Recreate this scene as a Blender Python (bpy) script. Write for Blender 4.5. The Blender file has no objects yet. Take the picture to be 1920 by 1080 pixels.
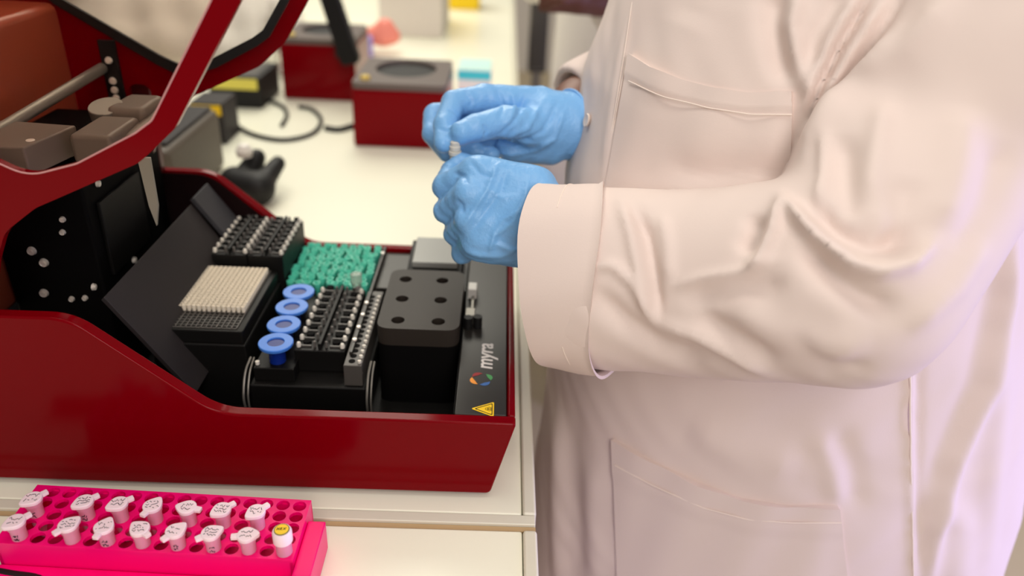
import bpy, bmesh, math, random
import numpy as np
from mathutils import Vector, Matrix
from mathutils.bvhtree import BVHTree

scene = bpy.context.scene
COL = scene.collection
random.seed(7)

# ------------------------------------------------------------------ camera
FPX = 1450.0                                   # focal length in pixels at 1920 wide
CAM = np.array([0.0, 0.0, 1.37])
_y = np.array([-5 / FPX, -790 / FPX, 1.0]); _y /= np.linalg.norm(_y)
_s = 0.0385
_x = np.array([1.0, _s, -(_y[0] + _s * _y[1]) / _y[2]]); _x /= np.linalg.norm(_x)
_z = np.cross(_x, _y)
_z = -_z if _z[1] > 0 else _z
RM = np.array([_x, _y, _z])                    # world = RM @ (right, down, forward)

cam_data = bpy.data.cameras.new('camera')
cam = bpy.data.objects.new('camera', cam_data)
COL.objects.link(cam)
cam_data.sensor_width = 36.0
cam_data.lens = FPX / 1920 * 36.0
cam_data.clip_start = 0.02
m = Matrix(((RM[0][0], -RM[0][1], -RM[0][2], CAM[0]),
            (RM[1][0], -RM[1][1], -RM[1][2], CAM[1]),
            (RM[2][0], -RM[2][1], -RM[2][2], CAM[2]), (0, 0, 0, 1)))
cam.matrix_world = m
cam_data.dof.use_dof = True
cam_data.dof.focus_distance = 0.60
cam_data.dof.aperture_fstop = cam_data.lens / 1000 / 0.0088
scene.camera = cam

# ------------------------------------------------------------------ view, world, lights
scene.view_settings.view_transform = 'Standard'
scene.view_settings.look = 'None'
scene.view_settings.gamma = 1.0
scene.view_settings.use_curve_mapping = False
scene.view_settings.exposure = 0.0

world = bpy.data.worlds.new('lab_light')
scene.world = world
world.use_nodes = True
world.node_tree.nodes['Background'].inputs[0].default_value = (1.0, 0.93, 0.86, 1)
world.node_tree.nodes['Background'].inputs[1].default_value = 0.26


def area(name, loc, target, sx, sy, power, color):
    d = bpy.data.lights.new(name, 'AREA')
    d.shape = 'RECTANGLE'; d.size = sx; d.size_y = sy; d.energy = power; d.color = color
    o = bpy.data.objects.new(name, d)
    COL.objects.link(o)
    o.location = loc
    o.rotation_euler = (Vector(target) - Vector(loc)).to_track_quat('-Z', 'Y').to_euler()
    return o


area('ceiling_lamp_over_bench', (-0.35, 0.75, 2.75), (-0.3, 0.7, 0.9), 0.35, 2.4, 15.5, (1.0, 0.95, 0.86))
area('ceiling_lamp_rear', (-0.6, 2.9, 2.75), (-0.6, 2.5, 0.9), 1.2, 1.8, 48, (1.0, 0.95, 0.82))
area('front_fill_lamp', (0.35, -1.1, 2.2), (0.3, 0.7, 1.0), 0.6, 1.6, 24, (1.0, 0.91, 0.85))  # added fill from behind the camera, lights the front of the coat
area('window_daylight', (1.6, 0.35, 0.95), (0.5, 0.75, 1.0), 0.7, 1.0, 19, (0.56, 0.52, 1.0))

# ------------------------------------------------------------------ helpers


def px(x, y, X=None, Y=None, Z=None, d=None):
    """point of the room that lies on the sight line of a pixel, at a given plane or distance along the lens axis"""
    r = RM @ np.array([(x - 960) / FPX, (y - 540) / FPX, 1.0])
    if X is not None: t = (X - CAM[0]) / r[0]
    elif Y is not None: t = (Y - CAM[1]) / r[1]
    elif Z is not None: t = (Z - CAM[2]) / r[2]
    else: t = d
    return Vector(CAM + t * r)


def to_px(V):
    c = (np.asarray(V) - CAM) @ RM
    return 960 + FPX * c[:, 0] / c[:, 2], 540 + FPX * c[:, 1] / c[:, 2], c[:, 2]


def lin(c):
    c = c / 255.0
    return c / 12.92 if c <= 0.04045 else ((c + 0.055) / 1.055) ** 2.4


def mat(name, rgb, rough=0.5, metal=0.0, coat=0.0, spec=0.5, trans=0.0, ior=1.45, bump=0.0, bscale=200.0,
        var=0.0, vscale=6.0, sss=0.0, alpha=1.0, bdist=0.001):
    M = bpy.data.materials.new(name)
    M.use_nodes = True
    nt = M.node_tree
    b = nt.nodes['Principled BSDF']
    col = tuple(lin(c) for c in rgb) + (1,)
    b.inputs['Base Color'].default_value = col
    b.inputs['Roughness'].default_value = rough
    b.inputs['Metallic'].default_value = metal
    b.inputs['Coat Weight'].default_value = coat
    b.inputs['Coat Roughness'].default_value = 0.04
    b.inputs['Specular IOR Level'].default_value = spec
    b.inputs['Transmission Weight'].default_value = trans
    b.inputs['IOR'].default_value = ior
    b.inputs['Alpha'].default_value = alpha
    if sss:
        b.inputs['Subsurface Weight'].default_value = sss
        b.inputs['Subsurface Radius'].default_value = (0.01, 0.006, 0.005)
        b.inputs['Subsurface Scale'].default_value = 0.6
    tc = nt.nodes.new('ShaderNodeTexCoord')
    if var:
        n = nt.nodes.new('ShaderNodeTexNoise'); n.inputs['Scale'].default_value = vscale
        n.inputs['Detail'].default_value = 4
        nt.links.new(tc.outputs['Object'], n.inputs['Vector'])
        mx = nt.nodes.new('ShaderNodeMix'); mx.data_type = 'RGBA'
        mx.inputs['A'].default_value = tuple(c * (1 - var) for c in col[:3]) + (1,)
        mx.inputs['B'].default_value = tuple(min(1, c * (1 + var)) for c in col[:3]) + (1,)
        nt.links.new(n.outputs['Fac'], mx.inputs['Factor'])
        nt.links.new(mx.outputs['Result'], b.inputs['Base Color'])
    if bump:
        n = nt.nodes.new('ShaderNodeTexNoise'); n.inputs['Scale'].default_value = bscale
        n.inputs['Detail'].default_value = 3
        nt.links.new(tc.outputs['Object'], n.inputs['Vector'])
        bp = nt.nodes.new('ShaderNodeBump'); bp.inputs['Strength'].default_value = bump
        bp.inputs['Distance'].default_value = bdist
        nt.links.new(n.outputs['Fac'], bp.inputs['Height'])
        nt.links.new(bp.outputs['Normal'], b.inputs['Normal'])
    return M


def tag(o, label=None, cat=None, group=None, kind=None):
    if label: o['label'] = label
    if cat: o['category'] = cat
    if group: o['group'] = group
    if kind: o['kind'] = kind
    return o


def thing(name, label, cat, loc=(0, 0, 0), group=None):
    o = bpy.data.objects.new(name, None)
    o.empty_display_size = 0.02
    COL.objects.link(o)
    o.location = loc
    return tag(o, label, cat, group)


def attach(o, parent):
    """child keeps its own coordinates (meshes are modelled in room coordinates unless the parent sits at the origin)"""
    if parent is not None:
        o.parent = parent
        t = Vector(parent.location)
        p = parent.parent
        o.matrix_parent_inverse = Matrix.Translation(-t) if p is None else Matrix.Identity(4)


def link_mesh(name, me, material, parent=None, smooth=False, bevel=0.0, seg=2, angle=35):
    me.materials.append(material) if material else None
    if smooth:
        me.polygons.foreach_set('use_smooth', [True] * len(me.polygons))
    o = bpy.data.objects.new(name, me)
    COL.objects.link(o)
    attach(o, parent)
    if bevel:
        md = o.modifiers.new('bevel', 'BEVEL'); md.width = bevel; md.segments = seg
        md.limit_method = 'ANGLE'; md.angle_limit = math.radians(30)
        md.harden_normals = True
    return o


def obj(name, bm, material, parent=None, smooth=False, bevel=0.0, seg=2):
    bmesh.ops.recalc_face_normals(bm, faces=bm.faces)
    if smooth:
        for e in bm.edges:
            if len(e.link_faces) == 2 and e.calc_face_angle(0) > math.radians(38):
                e.smooth = False
    me = bpy.data.meshes.new(name)
    bm.to_mesh(me); bm.free()
    return link_mesh(name, me, material, parent, smooth or bevel > 0, bevel, seg)


def B():
    return bmesh.new()


def box(bm, x0, x1, y0, y1, z0, z1, M=None):
    vs = [bm.verts.new((x, y, z)) for z in (z0, z1) for y in (y0, y1) for x in (x0, x1)]
    for f in ((0, 2, 3, 1), (4, 5, 7, 6), (0, 1, 5, 4), (2, 6, 7, 3), (0, 4, 6, 2), (1, 3, 7, 5)):
        bm.faces.new([vs[i] for i in f])
    if M is not None:
        for v in vs: v.co = M @ v.co
    return vs


def frame_of(axis):
    a = Vector(axis).normalized()
    u = a.orthogonal().normalized()
    return a, u, a.cross(u)


def cyl(bm, c, r, h, axis=(0, 0, 1), n=20, r2=None):
    """cylinder whose base centre is c"""
    a, u, v = frame_of(axis); c = Vector(c); r2 = r if r2 is None else r2
    A = [bm.verts.new(c + (u * math.cos(2 * math.pi * i / n) + v * math.sin(2 * math.pi * i / n)) * r) for i in range(n)]
    Bv = [bm.verts.new(c + a * h + (u * math.cos(2 * math.pi * i / n) + v * math.sin(2 * math.pi * i / n)) * r2) for i in range(n)]
    for i in range(n):
        j = (i + 1) % n
        bm.faces.new((A[i], A[j], Bv[j], Bv[i]))
    bm.faces.new(A[::-1]); bm.faces.new(Bv)


def lathe(bm, prof, c=(0, 0, 0), axis=(0, 0, 1), n=24):
    """profile of (radius, height) pairs turned about axis; radius 0 closes"""
    a, u, v = frame_of(axis); c = Vector(c); rings = []
    for r, h in prof:
        if r < 1e-7:
            rings.append([bm.verts.new(c + a * h)])
        else:
            rings.append([bm.verts.new(c + a * h + (u * math.cos(2 * math.pi * i / n) + v * math.sin(2 * math.pi * i / n)) * r) for i in range(n)])
    for R0, R1 in zip(rings, rings[1:]):
        for i in range(n):
            j = (i + 1) % n
            if len(R0) == 1 and len(R1) == 1: continue
            if len(R0) == 1: bm.faces.new((R0[0], R1[i], R1[j]))
            elif len(R1) == 1: bm.faces.new((R0[i], R0[j], R1[0]))
            else: bm.faces.new((R0[i], R0[j], R1[j], R1[i]))


def prism(bm, poly, place, a, b, holes=()):
    """extrude a polygon given in 2D; place(u, v, w) maps to 3D, w from a to b"""
    def ring(p, w): return [bm.verts.new(place(u, v, w)) for u, v in p]
    def side(p):
        A, Bq = ring(p, a), ring(p, b)
        for i in range(len(p)):
            j = (i + 1) % len(p)
            bm.faces.new((A[i], A[j], Bq[j], Bq[i]))
        return A, Bq
    A, Bq = side(poly)
    hs = [side(h) for h in holes]
    if not holes:
        bm.faces.new(A[::-1]); bm.faces.new(Bq)
    else:
        for idx in (0, 1):
            edges = []
            for loop in [(A, Bq)[idx]] + [h[idx] for h in hs]:
                for i in range(len(loop)):
                    edges.append(bm.edges.get((loop[i], loop[(i + 1) % len(loop)])))
            bmesh.ops.triangle_fill(bm, use_beauty=True, use_dissolve=False, edges=edges)


def round_poly(pts, r, n=6):
    """round the corners of a 2D polygon; r number or list"""
    out = []
    N = len(pts)
    for i, p in enumerate(pts):
        rr = r[i] if isinstance(r, (list, tuple)) else r
        p = Vector(p); a = Vector(pts[i - 1]) - p; b = Vector(pts[(i + 1) % N]) - p
        if rr <= 0: out.append(tuple(p)); continue
        ang = a.angle(b)
        t = min(rr / math.tan(ang / 2), a.length * 0.49, b.length * 0.49)
        p0 = p + a.normalized() * t; p1 = p + b.normalized() * t
        for k in range(n + 1):
            s = k / n
            q = p0 * (1 - s) ** 2 + p * 2 * s * (1 - s) + p1 * s ** 2
            out.append((q.x, q.y))
    return out


def smooth_path(pts, n=8):
    P = [Vector(p) for p in pts]; P = [P[0]] + P + [P[-1]]; out = []
    for i in range(1, len(P) - 2):
        for k in range(n):
            t = k / n
            out.append(0.5 * ((2 * P[i]) + (-P[i - 1] + P[i + 1]) * t + (2 * P[i - 1] - 5 * P[i] + 4 * P[i + 1] - P[i + 2]) * t * t
                              + (-P[i - 1] + 3 * P[i] - 3 * P[i + 1] + P[i + 2]) * t ** 3))
    out.append(P[-2]); return out


def tube(bm, pts, r, n=8):
    pts = [Vector(p) for p in pts]; rings = []
    up = None
    for i, p in enumerate(pts):
        d = (pts[min(i + 1, len(pts) - 1)] - pts[max(i - 1, 0)]).normalized()
        if up is None: up = d.orthogonal().normalized()
        up = (up - d * up.dot(d))
        up = up.normalized() if up.length > 1e-6 else d.orthogonal().normalized()
        w = d.cross(up); rr = r[i] if isinstance(r, (list, tuple)) else r
        rings.append([bm.verts.new(p + (up * math.cos(2 * math.pi * k / n) + w * math.sin(2 * math.pi * k / n)) * rr) for k in range(n)])
    for R0, R1 in zip(rings, rings[1:]):
        for k in range(n):
            j = (k + 1) % n
            bm.faces.new((R0[k], R0[j], R1[j], R1[k]))
    bm.faces.new(rings[0][::-1]); bm.faces.new(rings[-1])


def dup(root, loc, rotz=None, label=None, group=None):
    r = root.copy(); COL.objects.link(r); r.location = loc
    if rotz is not None: r.rotation_euler = (0, 0, rotz)
    if label: r['label'] = label
    if group: r['group'] = group
    for ch in list(root.children):
        c = ch.copy(); COL.objects.link(c); c.parent = r
        for g in list(ch.children):
            d = g.copy(); COL.objects.link(d); d.parent = c
    return r


# --- soft solid modelling: a distance field turned into one skin
def sd_capsule(P, a, b, ra, rb):
    a = np.array(a, np.float32); b = np.array(b, np.float32)
    ab = b - a
    t = np.clip(((P - a) @ ab) / max(float(ab @ ab), 1e-12), 0, 1)
    q = P - a - t[..., None] * ab
    return np.sqrt((q * q).sum(-1)) - (ra + (rb - ra) * t)


def smin(a, b, k):
    if k <= 0: return np.minimum(a, b)
    h = np.clip(0.5 + 0.5 * (b - a) / k, 0, 1)
    return b + (a - b) * h - k * h * (1 - h)


def chain(P, pts, radii, k=0.004):
    d = None
    for i in range(len(pts) - 1):
        e = sd_capsule(P, pts[i], pts[i + 1], radii[i], radii[i + 1])
        d = e if d is None else smin(d, e, k)
    return d


def skin(field, lo, hi, h):
    """surface nets; returns vertex array and quad array"""
    ax = [np.arange(l, u + h, h, dtype=np.float32) for l, u in zip(lo, hi)]
    V = np.empty((len(ax[0]), len(ax[1]), len(ax[2])), np.float32)
    step = 24
    for i in range(0, len(ax[0]), step):
        G = np.stack(np.meshgrid(ax[0][i:i + step], ax[1], ax[2], indexing='ij'), -1)
        V[i:i + step] = field(G)
    s = V < 0
    c = np.zeros(tuple(n - 1 for n in V.shape), np.int8)
    offs = [(i, j, k) for i in (0, 1) for j in (0, 1) for k in (0, 1)]
    n0, n1, n2 = c.shape
    for i, j, k in offs: c += s[i:i + n0, j:j + n1, k:k + n2]
    I, J, K = np.nonzero((c > 0) & (c < 8))
    acc = np.zeros((len(I), 3)); cnt = np.zeros(len(I))
    for o in offs:
        for axn in range(3):
            if o[axn]: continue
            q = list(o); q[axn] = 1
            v0 = V[I + o[0], J + o[1], K + o[2]]; v1 = V[I + q[0], J + q[1], K + q[2]]
            mk = (v0 < 0) != (v1 < 0)
            t = np.where(mk, v0 / np.where(mk, v0 - v1, 1), 0)
            p = np.tile(np.array(o, float), (len(I), 1)); p[:, axn] += t
            acc += p * mk[:, None]; cnt += mk
    verts = (np.stack([I, J, K], 1) + acc / cnt[:, None]) * h + np.array(lo)
    idx = -np.ones(c.shape, np.int64); idx[I, J, K] = np.arange(len(I))
    quads = []
    for axn in range(3):
        sl0 = [slice(None)] * 3; sl1 = [slice(None)] * 3
        sl0[axn] = slice(0, -1); sl1[axn] = slice(1, None)
        a = s[tuple(sl0)]; b = s[tuple(sl1)]
        E = np.stack(np.nonzero(a != b), 1)
        u, w = [(1, 2), (2, 0), (0, 1)][axn]
        ok = (E[:, u] > 0) & (E[:, w] > 0) & (E[:, u] < V.shape[u] - 1) & (E[:, w] < V.shape[w] - 1)
        E = E[ok]
        inside = a[E[:, 0], E[:, 1], E[:, 2]]
        def cell(du, dw):
            Q = E.copy(); Q[:, u] += du; Q[:, w] += dw
            return idx[Q[:, 0], Q[:, 1], Q[:, 2]]
        q = np.stack([cell(-1, -1), cell(0, -1), cell(0, 0), cell(-1, 0)], 1)
        q[~inside] = q[~inside][:, ::-1]
        quads.append(q)
    return verts, np.concatenate(quads)


def normals_of(V, Q):
    n = np.cross(V[Q[:, 2]] - V[Q[:, 0]], V[Q[:, 3]] - V[Q[:, 1]])
    N = np.zeros_like(V)
    for k in range(4): np.add.at(N, Q[:, k], n)
    return N / (np.linalg.norm(N, axis=1)[:, None] + 1e-12)


def relax(V, Q, it=2, f=0.5):
    for _ in range(it):
        A = np.zeros_like(V); c = np.zeros(len(V))
        for k in range(4):
            i, j = Q[:, k], Q[:, (k + 1) % 4]
            np.add.at(A, i, V[j]); np.add.at(A, j, V[i]); np.add.at(c, i, 1); np.add.at(c, j, 1)
        V = V + (A / np.maximum(c, 1)[:, None] - V) * f
    return V


def strokes(V, N, table, only=None):
    """press folds into a surface: each row (polyline in picture space of the maquette, width, height, kind)"""
    X, Y, D = to_px(V)
    view = V - CAM
    facing = (N * view).sum(1) < 0
    H = np.zeros(len(V))
    for pts, w, amp, kind in table:
        P = np.array(pts, float)
        best = np.full(len(V), 1e9); side = np.zeros(len(V)); along = np.zeros(len(V))
        x0, y0 = P.min(0) - 3.2 * w; x1, y1 = P.max(0) + 3.2 * w
        sel = np.nonzero(facing & (X > x0) & (X < x1) & (Y > y0) & (Y < y1) & (only if only is not None else True))[0]
        if not len(sel): continue
        q = np.stack([X[sel], Y[sel]], 1)
        L = np.concatenate([[0], np.cumsum(np.linalg.norm(np.diff(P, axis=0), axis=1))])
        bd = np.full(len(sel), 1e9); bs = np.zeros(len(sel)); ba = np.zeros(len(sel))
        for i in range(len(P) - 1):
            ab = P[i + 1] - P[i]; l2 = ab @ ab
            t = np.clip(((q - P[i]) @ ab) / l2, 0, 1)
            r = q - P[i] - t[:, None] * ab
            dd = np.linalg.norm(r, axis=1)
            cr = (ab[0] * (q[:, 1] - P[i][1]) - ab[1] * (q[:, 0] - P[i][0])) / math.sqrt(l2)
            m_ = dd < bd
            bd[m_] = dd[m_]; bs[m_] = cr[m_]; ba[m_] = (L[i] + t[m_] * (L[i + 1] - L[i])) / L[-1]
        taper = np.clip(np.minimum(ba, 1 - ba) * 5 + 0.12, 0, 1)
        if kind == 'ridge':
            h = np.exp(-(bd / w) ** 2)
        elif kind == 'step':       # raised edge that falls off slowly on the left-hand side of the line, sharply on the right
            sgn = np.where(bs > 0, bs / (0.30 * w), -bs / (1.6 * w))
            h = np.exp(-np.abs(sgn) ** 2) * (np.abs(bd) < 3 * w)
        H[sel] += amp * h * (taper if kind != 'full' else 1)
    return V + N * H[:, None]


def mesh_from(name, V, Q, material, parent=None, smooth=True):
    me = bpy.data.meshes.new(name)
    me.vertices.add(len(V)); me.vertices.foreach_set('co', np.asarray(V, np.float32).ravel())
    me.loops.add(len(Q) * 4); me.loops.foreach_set('vertex_index', Q.astype(np.int32).ravel())
    me.polygons.add(len(Q)); me.polygons.foreach_set('loop_start', np.arange(len(Q), dtype=np.int32) * 4)
    me.update(calc_edges=True); me.validate()
    return link_mesh(name, me, material, parent, smooth)


# ------------------------------------------------------------------ materials
M_red = mat('red_lacquer', (116, 0, 9), 0.15, spec=0.11)
M_red_dark = mat('red_lacquer_inside', (84, 24, 24), 0.35)
M_black = mat('black_plastic', (14, 13, 12), 0.5, spec=0.3)
M_pit = mat('black_matt_interior', (7, 6, 6), 0.75, spec=0.12)
M_deck = mat('anthracite_deck', (46, 43, 39), 0.36, spec=0.4)
M_chute = mat('charcoal_sheet_metal', (46, 42, 42), 0.55, spec=0.35)
M_arm = mat('grey_anodised_cover', (112, 101, 92), 0.42, spec=0.5)
M_steel = mat('bright_steel', (215, 212, 205), 0.22, metal=1.0)
M_screw = mat('bright_screw_head', (236, 230, 220), 0.3, metal=0.25)
M_greymetal = mat('dull_steel', (150, 146, 138), 0.45, metal=0.6)
M_white = mat('white_plastic', (238, 234, 226), 0.45)
M_tip = mat('filter_tip_white', (236, 226, 206), 0.55)
M_peg = mat('pale_pin', (225, 220, 208), 0.4)
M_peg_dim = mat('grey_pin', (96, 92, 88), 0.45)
M_bar = mat('grey_rail', (78, 74, 70), 0.45)
M_teal = mat('teal_plastic', (84, 206, 178), 0.35)
M_blue = mat('blue_ring_plastic', (74, 136, 232), 0.4)
M_blue_in = mat('deep_blue_plastic', (8, 40, 128), 0.4)
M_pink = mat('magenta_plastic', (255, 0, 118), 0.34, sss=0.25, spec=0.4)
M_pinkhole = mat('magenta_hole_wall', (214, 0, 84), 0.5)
M_tube = mat('frosted_tube', (255, 178, 208), 0.3, trans=0.35, ior=1.2, sss=0.3)  # the rack's pink shining through the tube is put into this colour
M_cap = mat('translucent_cap', (255, 226, 234), 0.35, sss=0.3)  # faint pink picked up from the rack is put into the cap colour
M_ink = mat('marker_ink', (42, 26, 40), 0.6)
M_inkred = mat('black_print', (24, 18, 10), 0.6)
M_yel = mat('yellow_label', (250, 206, 30), 0.4)
M_yel_pale = mat('pale_yellow_label', (232, 220, 96), 0.5)
M_bench = mat('cream_laminate', (248, 247, 226), 0.26, spec=0.45, var=0.03, vscale=3)
M_bench_edge = mat('pale_edge_profile', (222, 218, 200), 0.3)
M_seam = mat('brown_seam', (188, 160, 118), 0.5)
M_floor = mat('beige_vinyl_floor', (206, 190, 158), 0.4, var=0.06, vscale=4)
M_wall = mat('off_white_wall', (232, 226, 216), 0.8)
M_coat = mat('white_lab_coat_cotton', (226, 210, 203), 0.85, spec=0.15, bump=0.10, bscale=900, bdist=0.0006)
M_coat2 = mat('white_background_coat', (230, 224, 216), 0.85, spec=0.15)
M_thread = mat('coat_thread', (240, 226, 216), 0.8, spec=0.1)
M_glove = mat('blue_nitrile', (122, 180, 235), 0.36, spec=0.5, sss=0.0, bump=0.45, bscale=300, bdist=0.0012)
M_skin = mat('brown_skin', (112, 66, 46), 0.5, sss=0.1)
M_skin2 = mat('deep_brown_skin', (92, 54, 42), 0.55)
M_hair = mat('black_hair', (20, 15, 13), 0.6)
M_trouser = mat('dark_trousers', (44, 42, 46), 0.9)
M_smoke = mat('smoked_polycarbonate', (232, 220, 210), 0.03, trans=1.0, ior=1.01, spec=0.3)
M_frost = mat('frosted_clear_plastic', (238, 234, 222), 0.2, trans=0.3, ior=1.2)
M_clear = mat('clear_plastic', (235, 232, 226), 0.15, trans=0.75, ior=1.15)
M_gasket = mat('black_rubber', (12, 11, 11), 0.6)
M_grey_top = mat('grey_top_cover', (98, 86, 80), 0.5)
M_papergrey = mat('pale_carton', (222, 214, 206), 0.7)
M_cyan = mat('cyan_print', (70, 205, 214), 0.5)
M_pinkblob = mat('salmon_rubber', (238, 140, 122), 0.5)
M_lilac = mat('lilac_plastic', (150, 140, 205), 0.5)
M_rearred = mat('brown_red_lacquer', (176, 84, 60), 0.3)

# ------------------------------------------------------------------ the room
bm = B(); box(bm, -4, 4, -2.5, 6, -0.05, 0.0)
tag(obj('floor', bm, M_floor), kind='structure')
bm = B(); box(bm, -4, 4, 6, 6.1, 0, 3)
tag(obj('wall_back', bm, M_wall), kind='structure')

# workbench: two worktop panels meeting in a seam behind the magenta rack
EDGE = 0.043
t = thing('lab_bench', 'long cream laminate lab bench with pale edge profile', 'bench', (-0.6, 1.4, 0))
bm = B(); box(bm, -1.35, EDGE - 0.012, 0.472, 3.6, 0.872, 0.90)
obj('worktop', bm, M_bench, t, bevel=0.002)
bm = B(); box(bm, -1.35, EDGE - 0.012, -0.35, 0.455, 0.872, 0.8995)
obj('worktop', bm, M_bench, t, bevel=0.002)
bm = B(); box(bm, -1.35, EDGE - 0.001, 0.4555, 0.4605, 0.872, 0.898)
obj('seam_strip', bm, M_seam, t)
bm = B(); box(bm, -1.35, EDGE - 0.001, 0.461, 0.4715, 0.872, 0.9005)
obj('joint_profile', bm, M_bench_edge, t, bevel=0.001)
for a, b in ((-0.35, 0.455), (0.472, 3.6)):
    bm = B(); box(bm, EDGE - 0.0115, EDGE, a, b, 0.862, 0.9012)
    obj('edge_profile', bm, M_bench_edge, t, bevel=0.0025)
for a, b in ((-0.3, 0.45), (0.50, 1.3), (1.32, 2.1), (2.12, 2.9), (2.92, 3.55)):
    bm = B(); box(bm, -1.3, EDGE - 0.03, a, b, 0.08, 0.871)
    c = obj('base_cabinet', bm, M_papergrey, t, bevel=0.003)

# ------------------------------------------------------------------ liquid handling workstation
XF, YN, YFAR = 0.021, 0.4897, 0.812
lh = thing('liquid_handler', 'glossy dark red liquid handling workstation with raised lid on the bench', 'lab instrument', (-0.25, 0.65, 0.90))
prof = [(-0.56, 0.905), (0.004, 0.905), (XF + 0.002, 0.980), (-0.214, 0.980), (-0.312, 1.0635), (-0.56, 1.0635)]
prof = round_poly(prof, [0, 0.006, 0.003, 0.05, 0.045, 0.004], 8)
XZ = lambda u, v, w: (u, w, v)
for a, b in ((YN, YN + 0.011), (YFAR - 0.011, YFAR)):
    bm = B(); prism(bm, prof, XZ, a, b)
    obj('side_panel', bm, M_red, lh, bevel=0.0035, seg=3)
    # raised inner lip following the rim
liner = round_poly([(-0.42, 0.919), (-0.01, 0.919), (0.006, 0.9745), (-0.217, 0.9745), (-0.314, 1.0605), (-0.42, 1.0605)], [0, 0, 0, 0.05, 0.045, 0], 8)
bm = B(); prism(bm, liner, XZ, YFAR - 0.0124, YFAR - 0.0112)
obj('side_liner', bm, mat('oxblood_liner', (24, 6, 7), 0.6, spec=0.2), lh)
bm = B()
prism(bm, [(0.0035, 0.905), (XF + 0.0015, 0.9795), (XF - 0.005, 0.9795), (-0.006, 0.905)], XZ, YN + 0.0112, YFAR - 0.0112)
obj('front_panel', bm, M_red, lh, bevel=0.002)
bm = B(); box(bm, -0.555, -0.002, YN + 0.012, YFAR - 0.012, 0.906, 0.914)
obj('base_plate', bm, M_pit, lh)
for x, y in ((-0.028, YN + 0.03), (-0.028, YFAR - 0.03), (-0.5, YN + 0.03), (-0.5, YFAR - 0.03)):
    bm = B(); cyl(bm, (x, y, 0.9), 0.011, 0.0065, n=20)
    obj('rubber_foot', bm, M_gasket, lh, smooth=True)
# black deck plates around the recess
bm = B(); box(bm, -0.0275, XF - 0.0062, YN + 0.0115, YFAR - 0.0115, 0.966, 0.9795)
deck = obj('deck_plate', bm, M_deck, lh, bevel=0.001)
bm = B(); box(bm, -0.124, -0.0282, 0.715, YFAR - 0.0115, 0.955, 0.975)
obj('rear_deck_plate', bm, M_deck, lh, bevel=0.001)
bm = B(); box(bm, -0.0285, -0.0275, YN + 0.0115, 0.715, 0.9145, 0.9795)
box(bm, -0.30, -0.0285, YN + 0.0112, YN + 0.0145, 0.9145, 0.969)
obj('recess_wall', bm, M_pit, lh)
bm = B(); box(bm, -0.36, -0.03, YN + 0.015, YFAR - 0.012, 0.9145, 0.918)
obj('recess_floor', bm, M_black, lh)
bm = B(); box(bm, -0.375, -0.362, 0.7402, YFAR - 0.0195, 0.915, 1.148)
obj('rear_bulkhead', bm, M_pit, lh)

# printed marks on the deck plate
fc = bpy.data.curves.new('t', 'FONT'); fc.body = 'myra'; fc.size = 0.0212; fc.shear = 0.18; fc.extrude = 0.00008; fc.offset = 0.00035
fc.space_character = 0.96
fo = bpy.data.objects.new('t', fc); COL.objects.link(fo)
bpy.context.view_layer.update()
tm = bpy.data.meshes.new_from_object(fo.evaluated_get(bpy.context.evaluated_depsgraph_get()))
COL.objects.unlink(fo); bpy.data.objects.remove(fo)
tm.transform(Matrix.Translation((0.0018, 0.5655, 0.97965)) @ Matrix.Rotation(math.pi / 2, 4, 'Z'))
M_print = mat('pale_grey_print', (225, 218, 214), 0.5)
link_mesh('lettering', tm, M_print, deck).matrix_parent_inverse = Matrix.Identity(4)


def arc_leaf(c, r, a0, a1, w, z):
    bm = B(); n = 14; O = []; I = []
    for i in range(n + 1):
        s = i / n; a = math.radians(a0 + (a1 - a0) * s); ww = w * math.sin(math.pi * min(max(s, 0.02), 0.98)) + 0.0001
        O.append(bm.verts.new((c[0] + (r + ww * .5) * math.cos(a), c[1] + (r + ww * .5) * math.sin(a), z)))
        I.append(bm.verts.new((c[0] + (r - ww * .5) * math.cos(a), c[1] + (r - ww * .5) * math.sin(a), z)))
    for i in range(n): bm.faces.new((O[i], O[i + 1], I[i + 1], I[i]))
    return bm


lc = (-0.0072, 0.5505)
for nm, a0, a1, c in (('red', 85, 160, (150, 30, 34)), ('orange', 165, 250, (236, 150, 50)), ('blue', 262, 335, (58, 104, 170)), ('green', -10, 62, (70, 150, 84))):
    o = obj('logo_stroke', arc_leaf(lc, 0.0082, a0, a1, 0.0042, 0.97975), mat('logo_' + nm, c, 0.5), deck)
    o['label'] = nm + ' curved stroke of the round printed logo'


def flat(poly, z, h=0.00015):
    bm = B(); prism(bm, poly, lambda u, v, w: (u, v, w), z, z + h); return bm


tri = round_poly([(-0.0145, 0.5085), (0.0045, 0.4985), (0.0045, 0.5185)], 0.0012, 4)
sg = obj('warning_sticker', flat(tri, 0.97955), M_yel, deck)
cx, cy = -0.0012, 0.5085
tri_o = [(cx + (x - cx) * 0.80, cy + (y - cy) * 0.80) for x, y in tri]
tri_i = [(cx + (x - cx) * 0.68, cy + (y - cy) * 0.68) for x, y in tri]
bm = B(); prism(bm, tri_o, lambda u, v, w: (u, v, w), 0.97972, 0.9798, holes=[tri_i])
obj('printed_border', bm, M_inkred, sg)
bm = B()
for k in range(3):
    a = math.radians(180 + 120 * k)
    c = (0.0 + 0.0013 * math.cos(a), cy + 0.0013 * math.sin(a))
    n = 14; P0 = [(c[0] + 0.0015 * math.cos(2 * math.pi * i / n), c[1] + 0.0015 * math.sin(2 * math.pi * i / n)) for i in range(n)]
    P1 = [(c[0] + 0.0011 * math.cos(2 * math.pi * i / n), c[1] + 0.0011 * math.sin(2 * math.pi * i / n)) for i in range(n)]
    prism(bm, P0, lambda u, v, w: (u, v, w), 0.97974, 0.97986, holes=[P1])
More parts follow.
